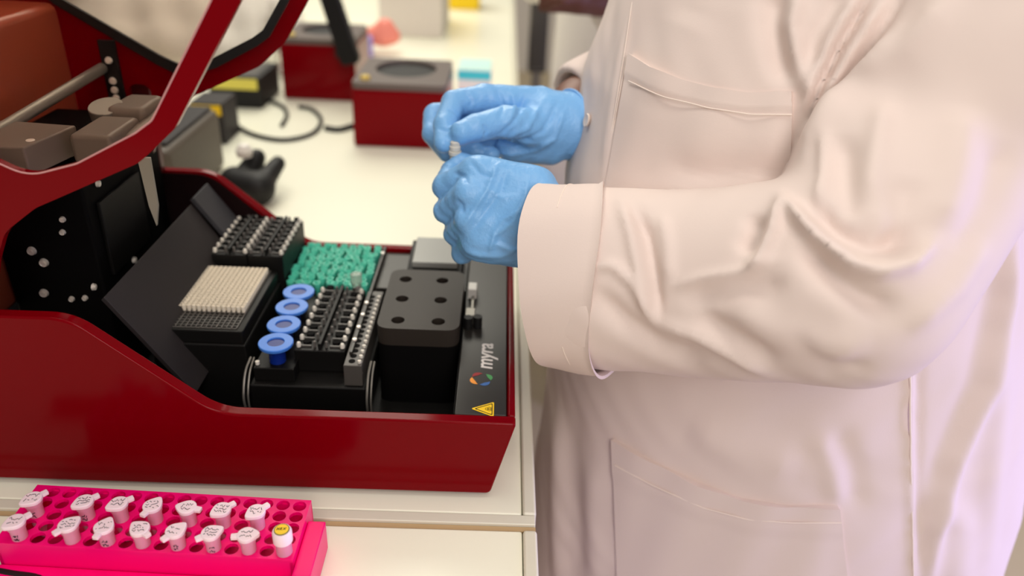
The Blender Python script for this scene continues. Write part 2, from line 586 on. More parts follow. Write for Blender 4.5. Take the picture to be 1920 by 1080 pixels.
box(bm, 0.0024, 0.0028, cy - 0.0022, cy + 0.0022, 0.97974, 0.97986)
obj('printed_symbol', bm, M_inkred, sg)
for c_ in list(deck.children) + list(sg.children): c_.matrix_parent_inverse = Matrix.Identity(4)

# small fittings beside the six-hole block
bm = B(); box(bm, -0.026, -0.0165, 0.640, 0.655, 0.9797, 0.990); box(bm, -0.0215, -0.0185, 0.655, 0.70, 0.9797, 0.984)
obj('connector', bm, M_greymetal, lh, bevel=0.0008)
bm = B(); box(bm, -0.0255, -0.0165, 0.690, 0.706, 0.9797, 0.991)
obj('sensor_block', bm, M_white, lh, bevel=0.001)
for x, y in ((-0.0225, 0.634), (-0.0135, 0.636)):
    bm = B(); cyl(bm, (x, y, 0.9797), 0.0042, 0.012, n=18)
    obj('thumb_screw', bm, M_gasket, lh, smooth=True)
bm = B(); box(bm, -0.1265, -0.1235, 0.58, 0.80, 0.955, 0.983)
obj('guide_rail', bm, M_deck, lh, bevel=0.0006)
for y in (0.60, 0.622, 0.645, 0.668, 0.78):
    bm = B(); lathe(bm, [(0, 0), (0.0022, 0), (0.0020, 0.0016), (0, 0.0020)], (-0.125, y, 0.983), n=12)
    obj('screw', bm, M_screw, lh, smooth=True)

# rear tower, gantry
bm = B(); box(bm, -0.56, -0.43, YN + 0.012, YFAR - 0.012, 1.0, 1.236)
obj('rear_cover', bm, M_rearred, lh, bevel=0.008, seg=3)
bm = B()
prism(bm, [(-0.43, 1.0635), (-0.362, 1.0635), (-0.360, 1.16), (-0.37, 1.195), (-0.43, 1.228)], XZ, YFAR - 0.018, YFAR - 0.008)
obj('tower_side', bm, M_red_dark, lh, bevel=0.001)
bm = B(); box(bm, -0.392, -0.376, YFAR - 0.040, YFAR - 0.036, 1.08, 1.205)
strip = obj('screw_strip', bm, M_gasket, lh, bevel=0.0006)
for z in (1.186, 1.166, 1.157, 1.149, 1.126):
    bm = B(); lathe(bm, [(0, 0.003), (0.003, 0.002), (0.0036, 0)], (-0.384, YFAR - 0.0402, z), (0, -1, 0), n=14)
    obj('screw', bm, M_screw, strip, smooth=True).matrix_parent_inverse = Matrix.Identity(4)
bm = B(); cyl(bm, (-0.392, YN + 0.012, 1.166), 0.0052, YFAR - YN - 0.052, (0, 1, 0.045), n=16)
obj('gantry_rail', bm, M_greymetal, lh, smooth=True)
bm = B(); box(bm, -0.428, -0.345, 0.605, 0.74, 0.9185, 1.146)
obj('gantry_column', bm, M_pit, lh, bevel=0.003)
bm = B(); box(bm, -0.3445, -0.341, 0.62, 0.70, 1.03, 1.10)
obj('access_panel', bm, M_black, lh, bevel=0.001)
for x, y in ((60, 470), (83, 492), (83, 549), (118, 411), (118, 435), (135, 560), (160, 558)):
    p = px(x, y, Y=0.6049); small = 0.0026 if x > 100 else 0.0040
    bm = B(); lathe(bm, [(0, 0.0028), (small * .45, 0.0028), (small * .5, 0.0014), (small * .85, 0.0022), (small, 0)], p, (0, -1, 0), n=16)
    obj('screw', bm, M_screw, lh, smooth=True)
for x, y in ((182, 344), (174, 538), (250, 487)):
    p = px(x, y, X=-0.3446)
    bm = B(); lathe(bm, [(0, 0.0028), (.0014, 0.0028), (.0016, 0.0014), (.0028, 0.0022), (.0032, 0)], p, (1, 0, 0), n=16)
    obj('screw', bm, M_screw, lh, smooth=True)
# pipetting head: covered arm and motor bodies on top of the column
bm = B()
P4 = [px(-40, 272, Z=1.176), px(112, 272, Z=1.176), px(148, 226, Z=1.176), px(45, 232, Z=1.176)]
Mz = [(-0.418, 0.545), (-0.348, 0.548), (-0.338, 0.606), (-0.40, 0.612)]
prism(bm, Mz, lambda u, v, w: (u, v, w), 1.150, 1.173)
arm = obj('arm_cover', bm, M_arm, lh, bevel=0.0016)
bm = B(); lathe(bm, [(0, 0.002), (0.003, 0.0015), (0.0036, 0)], (-0.352, 0.565, 1.172), n=14)
obj('screw', bm, M_screw, arm, smooth=True).matrix_parent_inverse = Matrix.Identity(4)
bm = B(); box(bm, -0.335, -0.302, 0.585, 0.640, 1.148, 1.172)
obj('motor_housing', bm, M_arm, lh, bevel=0.004)
bm = B(); box(bm, -0.332, -0.298, 0.642, 0.69, 1.150, 1.178)
obj('motor_housing', bm, M_arm, lh, bevel=0.006)
bm = B(); cyl(bm, (-0.300, 0.610, 1.156), 0.010, 0.07, (0.12, 0.95, 0.12), n=20)
obj('syringe_drive', bm, M_arm, lh, smooth=True, bevel=0.003)
bm = B(); cyl(bm, (-0.335, 0.655, 1.165), 0.014, 0.012, (0, -0.3, 1), n=24)
obj('pulley', bm, M_greymetal, lh, smooth=True, bevel=0.001)
bm = B()
prism(bm, [(-0.2915, 1.150), (-0.2815, 1.150), (-0.2822, 1.108), (-0.2862, 1.090), (-0.2895, 1.108)], XZ, 0.60, 0.603)
obj('ribbon_cable', bm, mat('grey_ribbon', (150, 144, 130), 0.5), lh)
# waste chute: long sheet tilted down to the right
bm = B()
prism(bm, [(-0.318, 1.046), (-0.315, 1.049), (-0.255, 0.955), (-0.258, 0.952)], XZ, 0.548, 0.745)
obj('waste_chute', bm, M_chute, lh, bevel=0.0006)
bm = B()
prism(bm, [(-0.317, 1.052), (-0.313, 1.055), (-0.265, 0.985), (-0.269, 0.982)], XZ, 0.747, 0.79)
obj('chute_flap', bm, mat('slate_sheet_metal', (58, 58, 62), 0.5), lh, bevel=0.0006)

# lid: two red side plates with window panes, tilted open
outer = [(-0.103, 1.43), (-0.1605, 1.291), (-0.213, 1.209), (-0.241, 1.184), (-0.319, 1.1475), (-0.345, 1.128), (-0.357, 1.104), (-0.372, 1.06), (-0.47, 1.058), (-0.56, 1.16), (-0.56, 1.30), (-0.44, 1.43)]
outer = round_poly(outer, [.02, .01, .03, .03, .03, .03, .01, .01, .03, .05, .05, .04], 6)
inner = [(-0.135, 1.395), (-0.1785, 1.290), (-0.2275, 1.2135), (-0.240, 1.2045), (-0.283, 1.1815), (-0.318, 1.171), (-0.342, 1.183), (-0.43, 1.236), (-0.48, 1.29), (-0.40, 1.40)]
inner = round_poly(inner, [.02, .008, .012, .01, .03, .03, .03, .02, .04, .04], 6)
slot = round_poly([(-0.362, 1.150), (-0.351, 1.160), (-0.353, 1.140), (-0.364, 1.130)], 0.004, 4)
slot = round_poly([(-0.375, 1.135), (-0.353, 1.135), (-0.353, 1.161), (-0.375, 1.161)], 0.010, 6)
for a, b, nm in ((YN + 0.008, YN + 0.014, 'near'), (YFAR - 0.030, YFAR - 0.024, 'far')):
    bm = B(); prism(bm, outer, XZ, a, b, holes=[inner, slot])
    fr = obj('lid_frame', bm, M_red, lh)
    if nm == 'near':
        bm = B(); lp = [Vector((u, a - 0.0002, v)) for u, v in inner]; tube(bm, lp + lp[:1], 0.0006, 6)
        obj('edge_highlight', bm, mat('pale_highlight', (205, 150, 146), 0.4), fr, smooth=True).matrix_parent_inverse = Matrix.Identity(4)  # pale tube painted in as the highlight along the window's inner edge
    grow = [(-0.3 + (u + 0.3) * 1.02, 1.28 + (v - 1.28) * 1.03) for u, v in inner]
    bm = B(); prism(bm, grow, XZ, b + 0.0005, b + 0.002)
    w = obj('lid_window', bm, M_smoke if nm == 'near' else M_clear, lh)
    w['label'] = 'smoked see-through pane of the near lid side' if nm == 'near' else 'clear pane of the far lid side'
    if nm == 'far':
        shrink = [(-0.3 + (u + 0.3) * 0.93, 1.28 + (v - 1.28) * 0.90) for u, v in inner]
        bm = B(); prism(bm, inner, XZ, a - 0.004, a - 0.0003, holes=[shrink])
        obj('lid_gasket', bm, M_gasket, lh)
bm = B(); prism(bm, [(-0.558, 1.17), (-0.558, 1.30), (-0.445, 1.425), (-0.12, 1.425), (-0.12, 1.421), (-0.443, 1.421), (-0.554, 1.298), (-0.554, 1.17)], XZ, YN + 0.0145, YFAR - 0.0305)
obj('lid_cover', bm, M_smoke, lh)

# ------------------------------------------------------------------ labware on the deck


def wells_rack(name, label, x0, x1, y0, y1, zt, zb, rows, group=None, dim=False, bright=(0, 1)):
    """black rack for PCR tubes: rows of wells between a centre ridge and two lines of pale pins"""
    t = thing(name, label, 'rack', ((x0 + x1) / 2, (y0 + y1) / 2, zb), group)
    bm = B(); box(bm, x0, x1, y0, y1, zb, zt); obj('block', bm, M_black, t, bevel=0.0012)
    xc = (x0 + x1) / 2; w = x1 - x0
    bm = B(); box(bm, xc - w * .035, xc + w * .035, y0 + 0.002, y1 - 0.002, zt, zt + 0.006)
    obj('centre_ridge', bm, M_black, t, bevel=0.0005)
    pb, bars, wl, cp = [B(), B()], B(), B(), B()
    for i in range(rows):
        y = y0 + (i + 0.5) * (y1 - y0) / rows
        for k, sx in ((0, -1), (1, 1)):
            xe = xc + sx * w * 0.43
            lathe(pb[k], [(0.0022, 0), (0.0022, 0.003), (0.0014, 0.0044), (0, 0.0046)], (xe, y, zt), n=10)
            xa, xb = sorted((xc + sx * w * 0.18, xc + sx * w * 0.40))
            box(bars, xa, xb, y - 0.0009, y + 0.0009, zt, zt + 0.0016)
            cyl(wl, (xc + sx * w * 0.29, y + 0.5 * (y1 - y0) / rows, zt), w * 0.085, 0.0026, n=12)
            lathe(cp, [(0.0013, 0), (0.0013, 0.006), (0, 0.0066)], (xc + sx * w * 0.115, y, zt), n=8)
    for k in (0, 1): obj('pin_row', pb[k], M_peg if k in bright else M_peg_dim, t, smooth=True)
    obj('cross_bars', bars, M_bar, t)
    obj('wells', wl, M_pit, t, smooth=True)
    obj('cap_row', cp, M_peg_dim, t, smooth=True)
    return t


ZF = 0.918                                                       # recess floor
# white filter tips in a black tip box
tb = thing('tip_box', 'black tip box with a white field of tips and empty rows in front', 'tip box', (-0.26, 0.642, ZF))
bm = B(); box(bm, -0.303, -0.2185, 0.5815, 0.7035, ZF, 0.985)
obj('box_body', bm, M_black, tb, bevel=0.002)
bm = B(); prism(bm, round_poly([(-0.3015, 0.583), (-0.220, 0.583), (-0.220, 0.702), (-0.3015, 0.702)], 0.003, 4), lambda u, v, w: (u, v, w), 0.985, 0.998)
obj('tip_plate', bm, M_black, tb, bevel=0.001)
bm = B()
for i in range(17): box(bm, -0.2985 + i * 0.0045 - 0.0006, -0.2985 + i * 0.0045 + 0.0006, 0.587, 0.699, 0.998, 0.9992)
for j in range(26): box(bm, -0.2985, -0.2262, 0.587 + j * 0.0045 - 0.0005, 0.587 + j * 0.0045 + 0.0005, 0.998, 0.9988)
obj('well_grid', bm, M_bar, tb)
bm = B(); lathe(bm, [(0, 0), (0.005, 0), (0.005, 0.010), (0.0035, 0.013), (0, 0.0135)], (-0.3085, 0.590, 0.984), n=16)
obj('locating_pin', bm, M_peg, tb, smooth=True)
bm = B(); box(bm, -0.3085 - 0.004, -0.3036, 0.5866, 0.5934, 0.975, 0.984); obj('pin_bracket', bm, M_black, tb)
# one tip, then copies
bm = B(); lathe(bm, [(0.0008, 0.0010), (0.00125, 0.0056), (0.00165, 0.0060), (0.00205, 0.0058), (0.0021, 0.0035), (0.0017, 0.0), (0.0010, -0.004), (0.0008, 0.0010)], n=9)
tip0 = obj('pipette_tip', bm, M_tip, smooth=True)
tag(tip0, 'small white pipette tip standing in the black tip box', 'pipette tip', 'white pipette tips in the tip box')
first = True
for j in range(18):
    for i in range(16):
        p = (-0.29625 + i * 0.0045, 0.58925 + (j + 6) * 0.0045, 0.9986)
        if first: tip0.location = p; first = False
        else:
            c = tip0.copy(); COL.objects.link(c); c.location = p

for k, x0 in enumerate((-0.287, -0.2505)):
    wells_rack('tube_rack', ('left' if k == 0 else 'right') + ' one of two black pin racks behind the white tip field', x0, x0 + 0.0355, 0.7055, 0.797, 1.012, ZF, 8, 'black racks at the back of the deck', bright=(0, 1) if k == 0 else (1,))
# front tray: four blue-topped tubes, PCR rack, strip of wells
tr = thing('deck_tray', 'low black tray with metal clips carrying the blue rings and pin rack', 'tray', (-0.165, 0.63, ZF))
bm = B(); box(bm, -0.2125, -0.1095, 0.560, 0.6985, ZF, 0.958)
obj('tray_body', bm, M_black, tr, bevel=0.002)
for x, y0 in ((-0.2155, 0.552), (-0.1075, 0.552)):
    bm = B()
    tube(bm, smooth_path([(x, y0 + 0.03, 0.972), (x, y0 + 0.012, 0.968), (x, y0, 0.950), (x, y0 + 0.003, 0.930)], 6), 0.0011, 8)
    tube(bm, smooth_path([(x + 0.003, y0 + 0.03, 0.972), (x + 0.003, y0 + 0.014, 0.966), (x + 0.003, y0 + 0.003, 0.950), (x + 0.003, y0 + 0.003, 0.930)], 6), 0.0009, 8)
    obj('wire_clip', bm, M_greymetal, tr, smooth=True)
bm = B(); box(bm, -0.209, -0.173, 0.566, 0.6975, 0.958, 0.972)
obj('ring_holder', bm, M_black, tr, bevel=0.001)
bm = B()
for i in range(5): lathe(bm, [(0.002, 0), (0.002, 0.003), (0, 0.0035)], (-0.2065, 0.572 + 0.0305 * i, 0.972), n=10)
obj('holder_pins', bm, M_peg, tr, smooth=True)
words = ['nearest', 'second', 'third', 'farthest']
for i, (x, y) in enumerate(((517, 641), (532, 607), (547, 574), (560, 546))):
    p = px(x, y, Z=0.992)
    t = thing('reagent_tube', 'blue ring-topped reagent tube, ' + words[i] + ' from the front in the row of four', 'tube', (p.x, p.y, 0.9722), 'blue ring-topped tubes')
    bm = B(); lathe(bm, [(0.0073, 0.0185), (0.0073, 0.0196), (0.0077, 0.0200), (0.0147, 0.0200), (0.0152, 0.0195), (0.0152, 0.0175), (0.0146, 0.0165), (0.0073, 0.0160), (0.0073, 0.0185)], (p.x, p.y, 0.9722), n=40)
    obj('ring', bm, M_blue, t, smooth=True)
    bm = B(); lathe(bm, [(0, 0.0186), (0.0072, 0.0186), (0.0072, 0.0), (0, 0.0)], (p.x, p.y, 0.9722), n=32)
    obj('tube_body', bm, M_blue_in, t, smooth=True)
wells_rack('tube_rack', 'black pin rack with two rows of bright pins, right of the blue rings', -0.1765, -0.1310, 0.583, 0.6985, 0.981, 0.9582, 9, bright=(0, 1))
st = thing('well_strip', 'narrow black strip of small wells with a line of white pins', 'rack', (-0.121, 0.63, 0.9582))
bm = B(); box(bm, -0.1288, -0.1125, 0.563, 0.6985, 0.9582, 0.980); obj('strip_body', bm, M_bar, st, bevel=0.0008)
a_, b_ = B(), B()
for i in range(15):
    y = 0.568 + i * 0.0083
    lathe(a_, [(0.0017, 0), (0.0017, 0.0024), (0, 0.0030)], (-0.1152, y, 0.980), n=10)
    cyl(b_, (-0.1222, y + 0.002, 0.980), 0.0030, 0.0004, n=12)
obj('pins', a_, M_peg, st, smooth=True); obj('wells', b_, M_pit, st)
p = px(669, 526, Z=0.99)
t = thing('sample_tube', 'frosted white capped tube standing at the back of the pin rack', 'tube', (p.x, p.y - 0.002, 0.9812))
bm = B(); lathe(bm, [(0.0, 0.0), (0.0048, 0.0), (0.0048, 0.008), (0.0058, 0.0085), (0.0058, 0.0170), (0.005, 0.0178), (0, 0.0178)], (p.x, p.y - 0.002, 0.9812), n=20)
obj('cap', bm, M_clear, t, smooth=True)

# teal tips
tk = thing('tip_rack', 'black rack full of teal tips behind the pin rack', 'rack', (-0.168, 0.75, ZF))
bm = B(); box(bm, -0.2135, -0.1275, 0.7005, 0.7995, ZF, 0.966)
obj('rack_body', bm, M_black, tk, bevel=0.001)
bm = B(); lathe(bm, [(0.0016, 0.002), (0.0026, 0.017), (0.0030, 0.0185), (0.0039, 0.0185), (0.0041, 0.017), (0.0038, 0.012), (0.0031, 0.0105), (0.0024, 0.0), (0, 0.0)], n=12)
te0 = obj('pipette_tip', bm, M_teal, smooth=True)
tag(te0, 'teal pipette tip standing in the rack behind the pin racks', 'pipette tip', 'teal pipette tips')
first = True
for j in range(11):
    for i in range(9):
        p = (-0.2090 + i * 0.0094 + random.uniform(-.0006, .0006), 0.7055 + j * 0.00885 + random.uniform(-.0005, .0005), 0.9662)
        if first: te0.location = p; first = False
        else:
            c = te0.copy(); COL.objects.link(c); c.location = p
            c.rotation_euler = (random.uniform(-.12, .12), random.uniform(-.12, .12), random.uniform(0, 3))

# block with six holes
hb = thing('hole_block', 'tall dark block with rounded corners and six holes beside the deck print', 'block', (-0.066, 0.655, ZF))
BX0, BX1, BY0, BY1 = -0.1045, -0.0295, 0.595, 0.7115
hp = [(-0.0862, 0.610), (-0.0872, 0.650), (-0.0885, 0.690), (-0.0492, 0.610), (-0.0502, 0.650), (-0.0515, 0.690)]
circ = lambda c, r, n=20: [(c[0] + r * math.cos(2 * math.pi * i / n), c[1] + r * math.sin(2 * math.pi * i / n)) for i in range(n)]
rp = round_poly([(BX0, BY0), (BX1, BY0), (BX1, BY1), (BX0, BY1)], 0.013, 8)
bm = B(); prism(bm, rp, lambda u, v, w: (u, v, w), 0.982, 1.0, holes=[circ(h, 0.0062) for h in hp])
obj('block_top', bm, mat('block_top_sheen', (48, 42, 37), 0.5, spec=0.3), hb)  # light reflected off the top is put into a lighter colour than the body
bm = B(); prism(bm, round_poly([(BX0 + .0004, BY0 + .0004), (BX1 - .0004, BY0 + .0004), (BX1 - .0004, BY1), (BX0 + .0004, BY1)], 0.013, 8), lambda u, v, w: (u, v, w), ZF, 0.9818)
obj('block_body', bm, M_pit, hb)
# covered plate behind it
pn = thing('plate_holder', 'black holder with a grey lidded plate at the back edge of the deck', 'plate holder', (-0.063, 0.755, 0.975))
bm = B(); prism(bm, [(0.716, 0.9752), (0.716, 0.986), (0.722, 0.990), (0.792, 0.996), (0.792, 0.9752)], lambda u, v, w: (w, u, v), -0.092, -0.034)
obj('holder_body', bm, M_black, pn, bevel=0.001)
bm = B(); prism(bm, [(0.732, 0.9915), (0.732, 0.9985), (0.789, 1.0015), (0.789, 0.996)], lambda u, v, w: (w, u, v), -0.087, -0.039)
lid = obj('plate_lid', bm, mat('frosted_lid', (152, 152, 146), 0.4), pn, bevel=0.0012)
bm = B(); box(bm, -0.0925, -0.0335, 0.7125, 0.7158, 0.9752, 0.9865)
obj('front_lip', bm, M_gasket, pn)

# ------------------------------------------------------------------ magenta rack and its tubes
RT = 0.935
rk = thing('tube_rack', 'magenta plastic tube rack in front of the red workstation', 'rack', (-0.25, 0.42, 0.90))
ux0, ux1, uy0, uy1 = -0.3455, -0.1335, 0.3868, 0.4452
hx = [-0.1410 - 0.0126 * i for i in range(16)]
hy = [0.3935 + 0.0112 * j for j in range(5)]


hol = []
for x in hx:
    for y in hy: hol.append(circ((x, y), 0.0051, 14))
bm = B(); prism(bm, [(ux0, uy0), (ux1, uy0), (ux1, uy1), (ux0, uy1)], lambda u, v, w: (u, v - (u - ux1) * 0.035, w), RT - 0.003, RT, holes=hol)
obj('top_plate', bm, M_pink, rk)
bm = B()
for a, b, c, d in ((ux0, ux1, uy0, uy0 + 0.0025), (ux0, ux1, uy1 - 0.0025, uy1), (ux0, ux0 + 0.0025, uy0, uy1), (ux1 - 0.0025, ux1, uy0, uy1)):
    for v in box(bm, a, b, c, d, 0.9005, RT - 0.003): v.co.y -= (v.co.x - ux1) * 0.035
obj('rack_wall', bm, M_pink, rk)
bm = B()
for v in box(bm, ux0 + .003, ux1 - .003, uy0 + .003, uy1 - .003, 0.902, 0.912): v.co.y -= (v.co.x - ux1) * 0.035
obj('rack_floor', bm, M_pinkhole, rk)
bm = B(); prism(bm, [(ux1 + .0002, 0.355), (ux1 + 0.0135, 0.355), (ux1 + 0.0135, 0.431), (ux1 + .0002, 0.431)], lambda u, v, w: (u, v, w), 0.9005, 0.928)
prism(bm, [(ux0, 0.373), (ux1, 0.366), (ux1, 0.386), (ux0, 0.3935)], lambda u, v, w: (u, v, w), 0.9005, 0.915)
obj('rack_base', bm, M_pink, rk, bevel=0.001)


def strokes_text(bm, seed, w, h, z, n=2):
    """a few lines of scribbled handwriting as thin raised ink"""
    r = random.Random(seed)
    for ln in range(n):
        y = (0.5 - (ln + 0.5) / n) * h
        x = -w / 2 * r.uniform(0.8, 1)
        pts = []
        while x < w / 2:
            pts.append((x, y + r.uniform(-.5, .5) * h / n * 0.85, z)); x += w * r.uniform(0.05, 0.13)
            if r.random() < 0.22 and len(pts) > 1:
                tube(bm, pts, 0.00026, 5); pts = []; x += w * 0.04
        if len(pts) > 1: tube(bm, pts, 0.00026, 5)


def micro_tube(name, label, x, y, ang, seed, side_ink):
    t = thing(name, label, 'tube', (x, y, RT), 'microtubes in the magenta rack')
    t.rotation_euler = (0, 0, ang)
    Z0 = 0.0145
    b = B(); lathe(b, [(0, -0.022), (0.0018, -0.022), (0.0050, -0.008), (0.0052, 0.0095), (0.0060, 0.0098), (0.0060, Z0 - 0.002), (0.0, Z0 - 0.002)], n=22)
    body = obj('tube_body', b, M_tube, t, smooth=True)
    # lid: round plate drawn out to a lip, with a hinge tab
    pl = []
    for i in range(36):
        a = 2 * math.pi * i / 36; r = 0.0068
        ex = 1.0 + 0.30 * max(0, math.cos(a - math.pi)) ** 6
        pl.append((r * ex * math.cos(a), r * math.sin(a) * (1 - 0.12 * max(0, -math.cos(a)))))
    b = B(); prism(b, pl, lambda u, v, w: (u, v, w), Z0 - 0.0018, Z0 + 0.0014)
    cap = obj('cap', b, M_cap, t, bevel=0.0006)
    b = B(); prism(b, round_poly([(0.0060, -0.0024), (0.0108, -0.0021), (0.0108, 0.0021), (0.0060, 0.0024)], 0.0006, 3), lambda u, v, w: (u, v, w), Z0 - 0.0014, Z0 + 0.0009)
    o = obj('hinge_tab', b, M_cap, cap, bevel=0.0004); o.matrix_parent_inverse = Matrix.Identity(4)
    b = B(); strokes_text(b, seed, 0.0095, 0.0078, Z0 + 0.0014, 2 + seed % 2)
    bmesh.ops.rotate(b, verts=b.verts, cent=(0, 0, 0), matrix=Matrix.Rotation(-ang + random.uniform(-.1, .4), 3, 'Z'))
    o = obj('handwriting', b, M_ink, cap); o.matrix_parent_inverse = Matrix.Identity(4)
    if side_ink:
        b = B(); strokes_text(b, seed + 50, 0.004, 0.006, 0, 2)
        R = Matrix.Rotation(-ang, 4, 'Z') @ Matrix.Translation((0.001, -0.0053, 0.004)) @ Matrix.Rotation(math.pi / 2, 4, 'X')
        bmesh.ops.transform(b, matrix=R, verts=b.verts)
        o = obj('side_writing', b, M_ink, body); o.matrix_parent_inverse = Matrix.Identity(4)
    for c in (body, cap): c.matrix_parent_inverse = Matrix.Identity(4)
    return t


back = [(15, 50, 1), (12, 45, 1), (10, 40, 0), (8, 250, 0), (6, -8, 0), (4, 45, 0), (2, 48, 0)]
front = [(15, 50, 1), (12, 235, 0), (10, 262, 1), (8, -35, 0), (6, 235, 1), (4, 215, 1), (2, 190, 0)]
ordn = ['first', 'second', 'third', 'fourth', 'fifth', 'sixth', 'seventh']
for r, row in enumerate((back, front)):
    for i, (k, a, s) in enumerate(row):
        x = hx[k]; y = hy[2 if r == 0 else 0] - (x - ux1) * 0.035
        micro_tube('microtube', 'pink-tinted snap cap microtube with inked lid, ' + ordn[i] + ' from left in the ' + ('back' if r == 0 else 'front') + ' row', x, y, math.radians(a), r * 10 + i, s)
p = Vector((hx[0], hy[0] + 0.0004, RT))
t = thing('screw_cap_tube', 'white screw cap tube with yellow lid label at right end of magenta rack', 'tube', (p.x, p.y, RT))
b = B(); lathe(b, [(0, -0.02), (0.0048, -0.018), (0.0056, 0.0), (0.0056, 0.0105), (0, 0.0105)], (p.x, p.y, RT), n=24)
obj('tube_body', b, M_tube, t, smooth=True)
b = B(); lathe(b, [(0.0060, 0.0105), (0.0068, 0.0115), (0.0068, 0.0200), (0.0060, 0.0215), (0.0, 0.0215)], (p.x, p.y, RT), n=28)
cp = obj('cap', b, M_cap, t, smooth=True)
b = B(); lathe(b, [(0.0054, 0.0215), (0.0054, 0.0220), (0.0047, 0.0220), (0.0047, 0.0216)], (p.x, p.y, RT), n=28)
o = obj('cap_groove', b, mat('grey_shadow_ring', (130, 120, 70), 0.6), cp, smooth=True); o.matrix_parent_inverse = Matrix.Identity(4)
b = B(); cyl(b, (p.x, p.y, RT + 0.0214), 0.0047, 0.0007, n=28)
lb = obj('cap_label', b, M_yel, cp, smooth=True); lb.matrix_parent_inverse = Matrix.Identity(4)
b = B(); z = RT + 0.0222
for pts in ([(-.0032, -.001), (-.003, .0012)], [(-.0020, -.0009), (-.0018, .0013)], [(-.0031, .0001), (-.0019, .0002)], [(-.0010, -.0008), (-.0008, .0014), (.0003, .0011), (-.0009, .0003), (.0004, -.0007)], [(.0010, -.0006), (.0028, .0016)], [(.0012, .0014), (.0026, -.0004)]):
    tube(b, [(p.x + u, p.y + v, z) for u, v in pts], 0.00022, 5)
o = obj('handwriting', b, M_inkred, cp); o.matrix_parent_inverse = Matrix.Identity(4)

# dark instrument foot and cable on the near bench, lower left
b = B(); tube(b, smooth_path([px(-160, 1068, Z=0.908), px(-60, 1074, Z=0.908), px(20, 1086, Z=0.908), px(90, 1104, Z=0.908), px(120, 1180, Z=0.908)], 8), 0.0075, 12)
tag(obj('power_cable', b, M_gasket, smooth=True), 'thick black cable on the bench in front of the magenta rack', 'cable')

# ------------------------------------------------------------------ things further back on the bench


def cycler(label, x0, x1, y0, y1, z1, knob=True):
    t = thing('thermal_cycler', label, 'lab instrument', ((x0 + x1) / 2, (y0 + y1) / 2, 0.9), 'red thermal cyclers')
    b = B(); box(b, x0, x1, y0, y1, 0.9005, z1 - 0.012); obj('housing', b, M_red, t, bevel=0.006, seg=3)
    xc, yc = (x0 + x1) / 2, (y0 + y1) / 2
    rp = round_poly([(x0 + .001, y0 + .001), (x1 - .001, y0 + .001), (x1 - .001, y1 - .001), (x0 + .001, y1 - .001)], 0.012, 6)
    hole = [(xc + (x1 - x0) * 0.34 * math.cos(2 * math.pi * i / 32), yc + 0.02 + (y1 - y0) * 0.34 * math.sin(2 * math.pi * i / 32)) for i in range(32)]
    b = B(); prism(b, rp, lambda u, v, w: (u, v, w), z1 - 0.0118, z1, holes=[hole]); obj('top_cover', b, M_grey_top, t, bevel=0.002)
    b = B(); prism(b, hole, lambda u, v, w: (u, v, w), z1 - 0.0117, z1 - 0.008); obj('tube_well', b, M_gasket, t)
    if knob:
        b = B(); lathe(b, [(0.009, 0), (0.009, 0.005), (0.006, 0.007), (0, 0.007)], (x0 + 0.022, y0 + 0.028, z1), n=18)
        obj('latch_button', b, mat('brass_button', (206, 176, 70), 0.4), t, smooth=True)
    return t


zt = px(750, 157, Y=1.395).z
c1 = cycler('red thermal cycler with grey top standing behind the gloved hands', -0.269, -0.098, 1.39, 1.60, zt)
z2 = px(600, 72, Y=1.70).z
c2 = cycler('red thermal cycler behind the first one, with its black lid up', -0.475, -0.315, 1.69, 1.88, z2)
b = B()
q = [px(590, -30, Y=1.66), px(626, -30, Y=1.66), px(676, 118, Y=1.66), px(640, 124, Y=1.66)]
prism(b, round_poly([(v.x, v.z) for v in q], 0.012, 5), XZ, 1.655, 1.685)
obj('open_lid', b, M_black, c2, bevel=0.004)
b = B(); box(b, -0.350, -0.322, 1.66, 1.69, z2 - 0.03, z2 + 0.02); obj('hinge', b, M_gasket, c2, bevel=0.002)

# black power unit with yellow label, second small yellow-labelled unit
t = thing('power_supply', 'black power unit with a pale yellow label strip behind the lid', 'power supply', (-0.55, 1.66, 0.9))
b = B(); box(b, -0.605, -0.497, 1.605, 1.75, 0.9005, 0.965); obj('case', b, M_gasket, t, bevel=0.004)
b = B(); box(b, -0.598, -0.503, 1.6035, 1.6048, 0.940, 0.962); obj('label_strip', b, M_yel_pale, t)
b = B(); box(b, -0.59, -0.51, 1.62, 1.74, 0.9652, 0.966); obj('top_label', b, M_bar, t)
t = thing('adapter_box', 'small dark adapter with a yellow top behind the lid corner', 'power supply', (-0.6, 1.4, 0.9))
b = B(); q = px(385, 207, Y=1.368); box(b, q.x - 0.030, q.x + 0.030, 1.37, 1.45, 0.9005, q.z + 0.012); obj('case', b, M_chute, t, bevel=0.003)
b = B(); box(b, q.x - 0.027, q.x + 0.027, 1.368, 1.3695, q.z - 0.009, q.z + 0.009); obj('label', b, M_yel, t)
t = thing('grey_case', 'dark grey instrument case half hidden behind the raised lid', 'case', (-0.55, 1.15, 0.9))
b = B(); box(b, -0.64, -0.462, 1.04, 1.26, 0.9005, 1.0); obj('case_body', b, mat('taupe_plastic', (96, 88, 78), 0.5), t, bevel=0.012, seg=3)
b = B(); box(b, -0.63, -0.47, 1.06, 1.25, 1.0002, 1.006); obj('case_lid', b, M_chute, t, bevel=0.004)
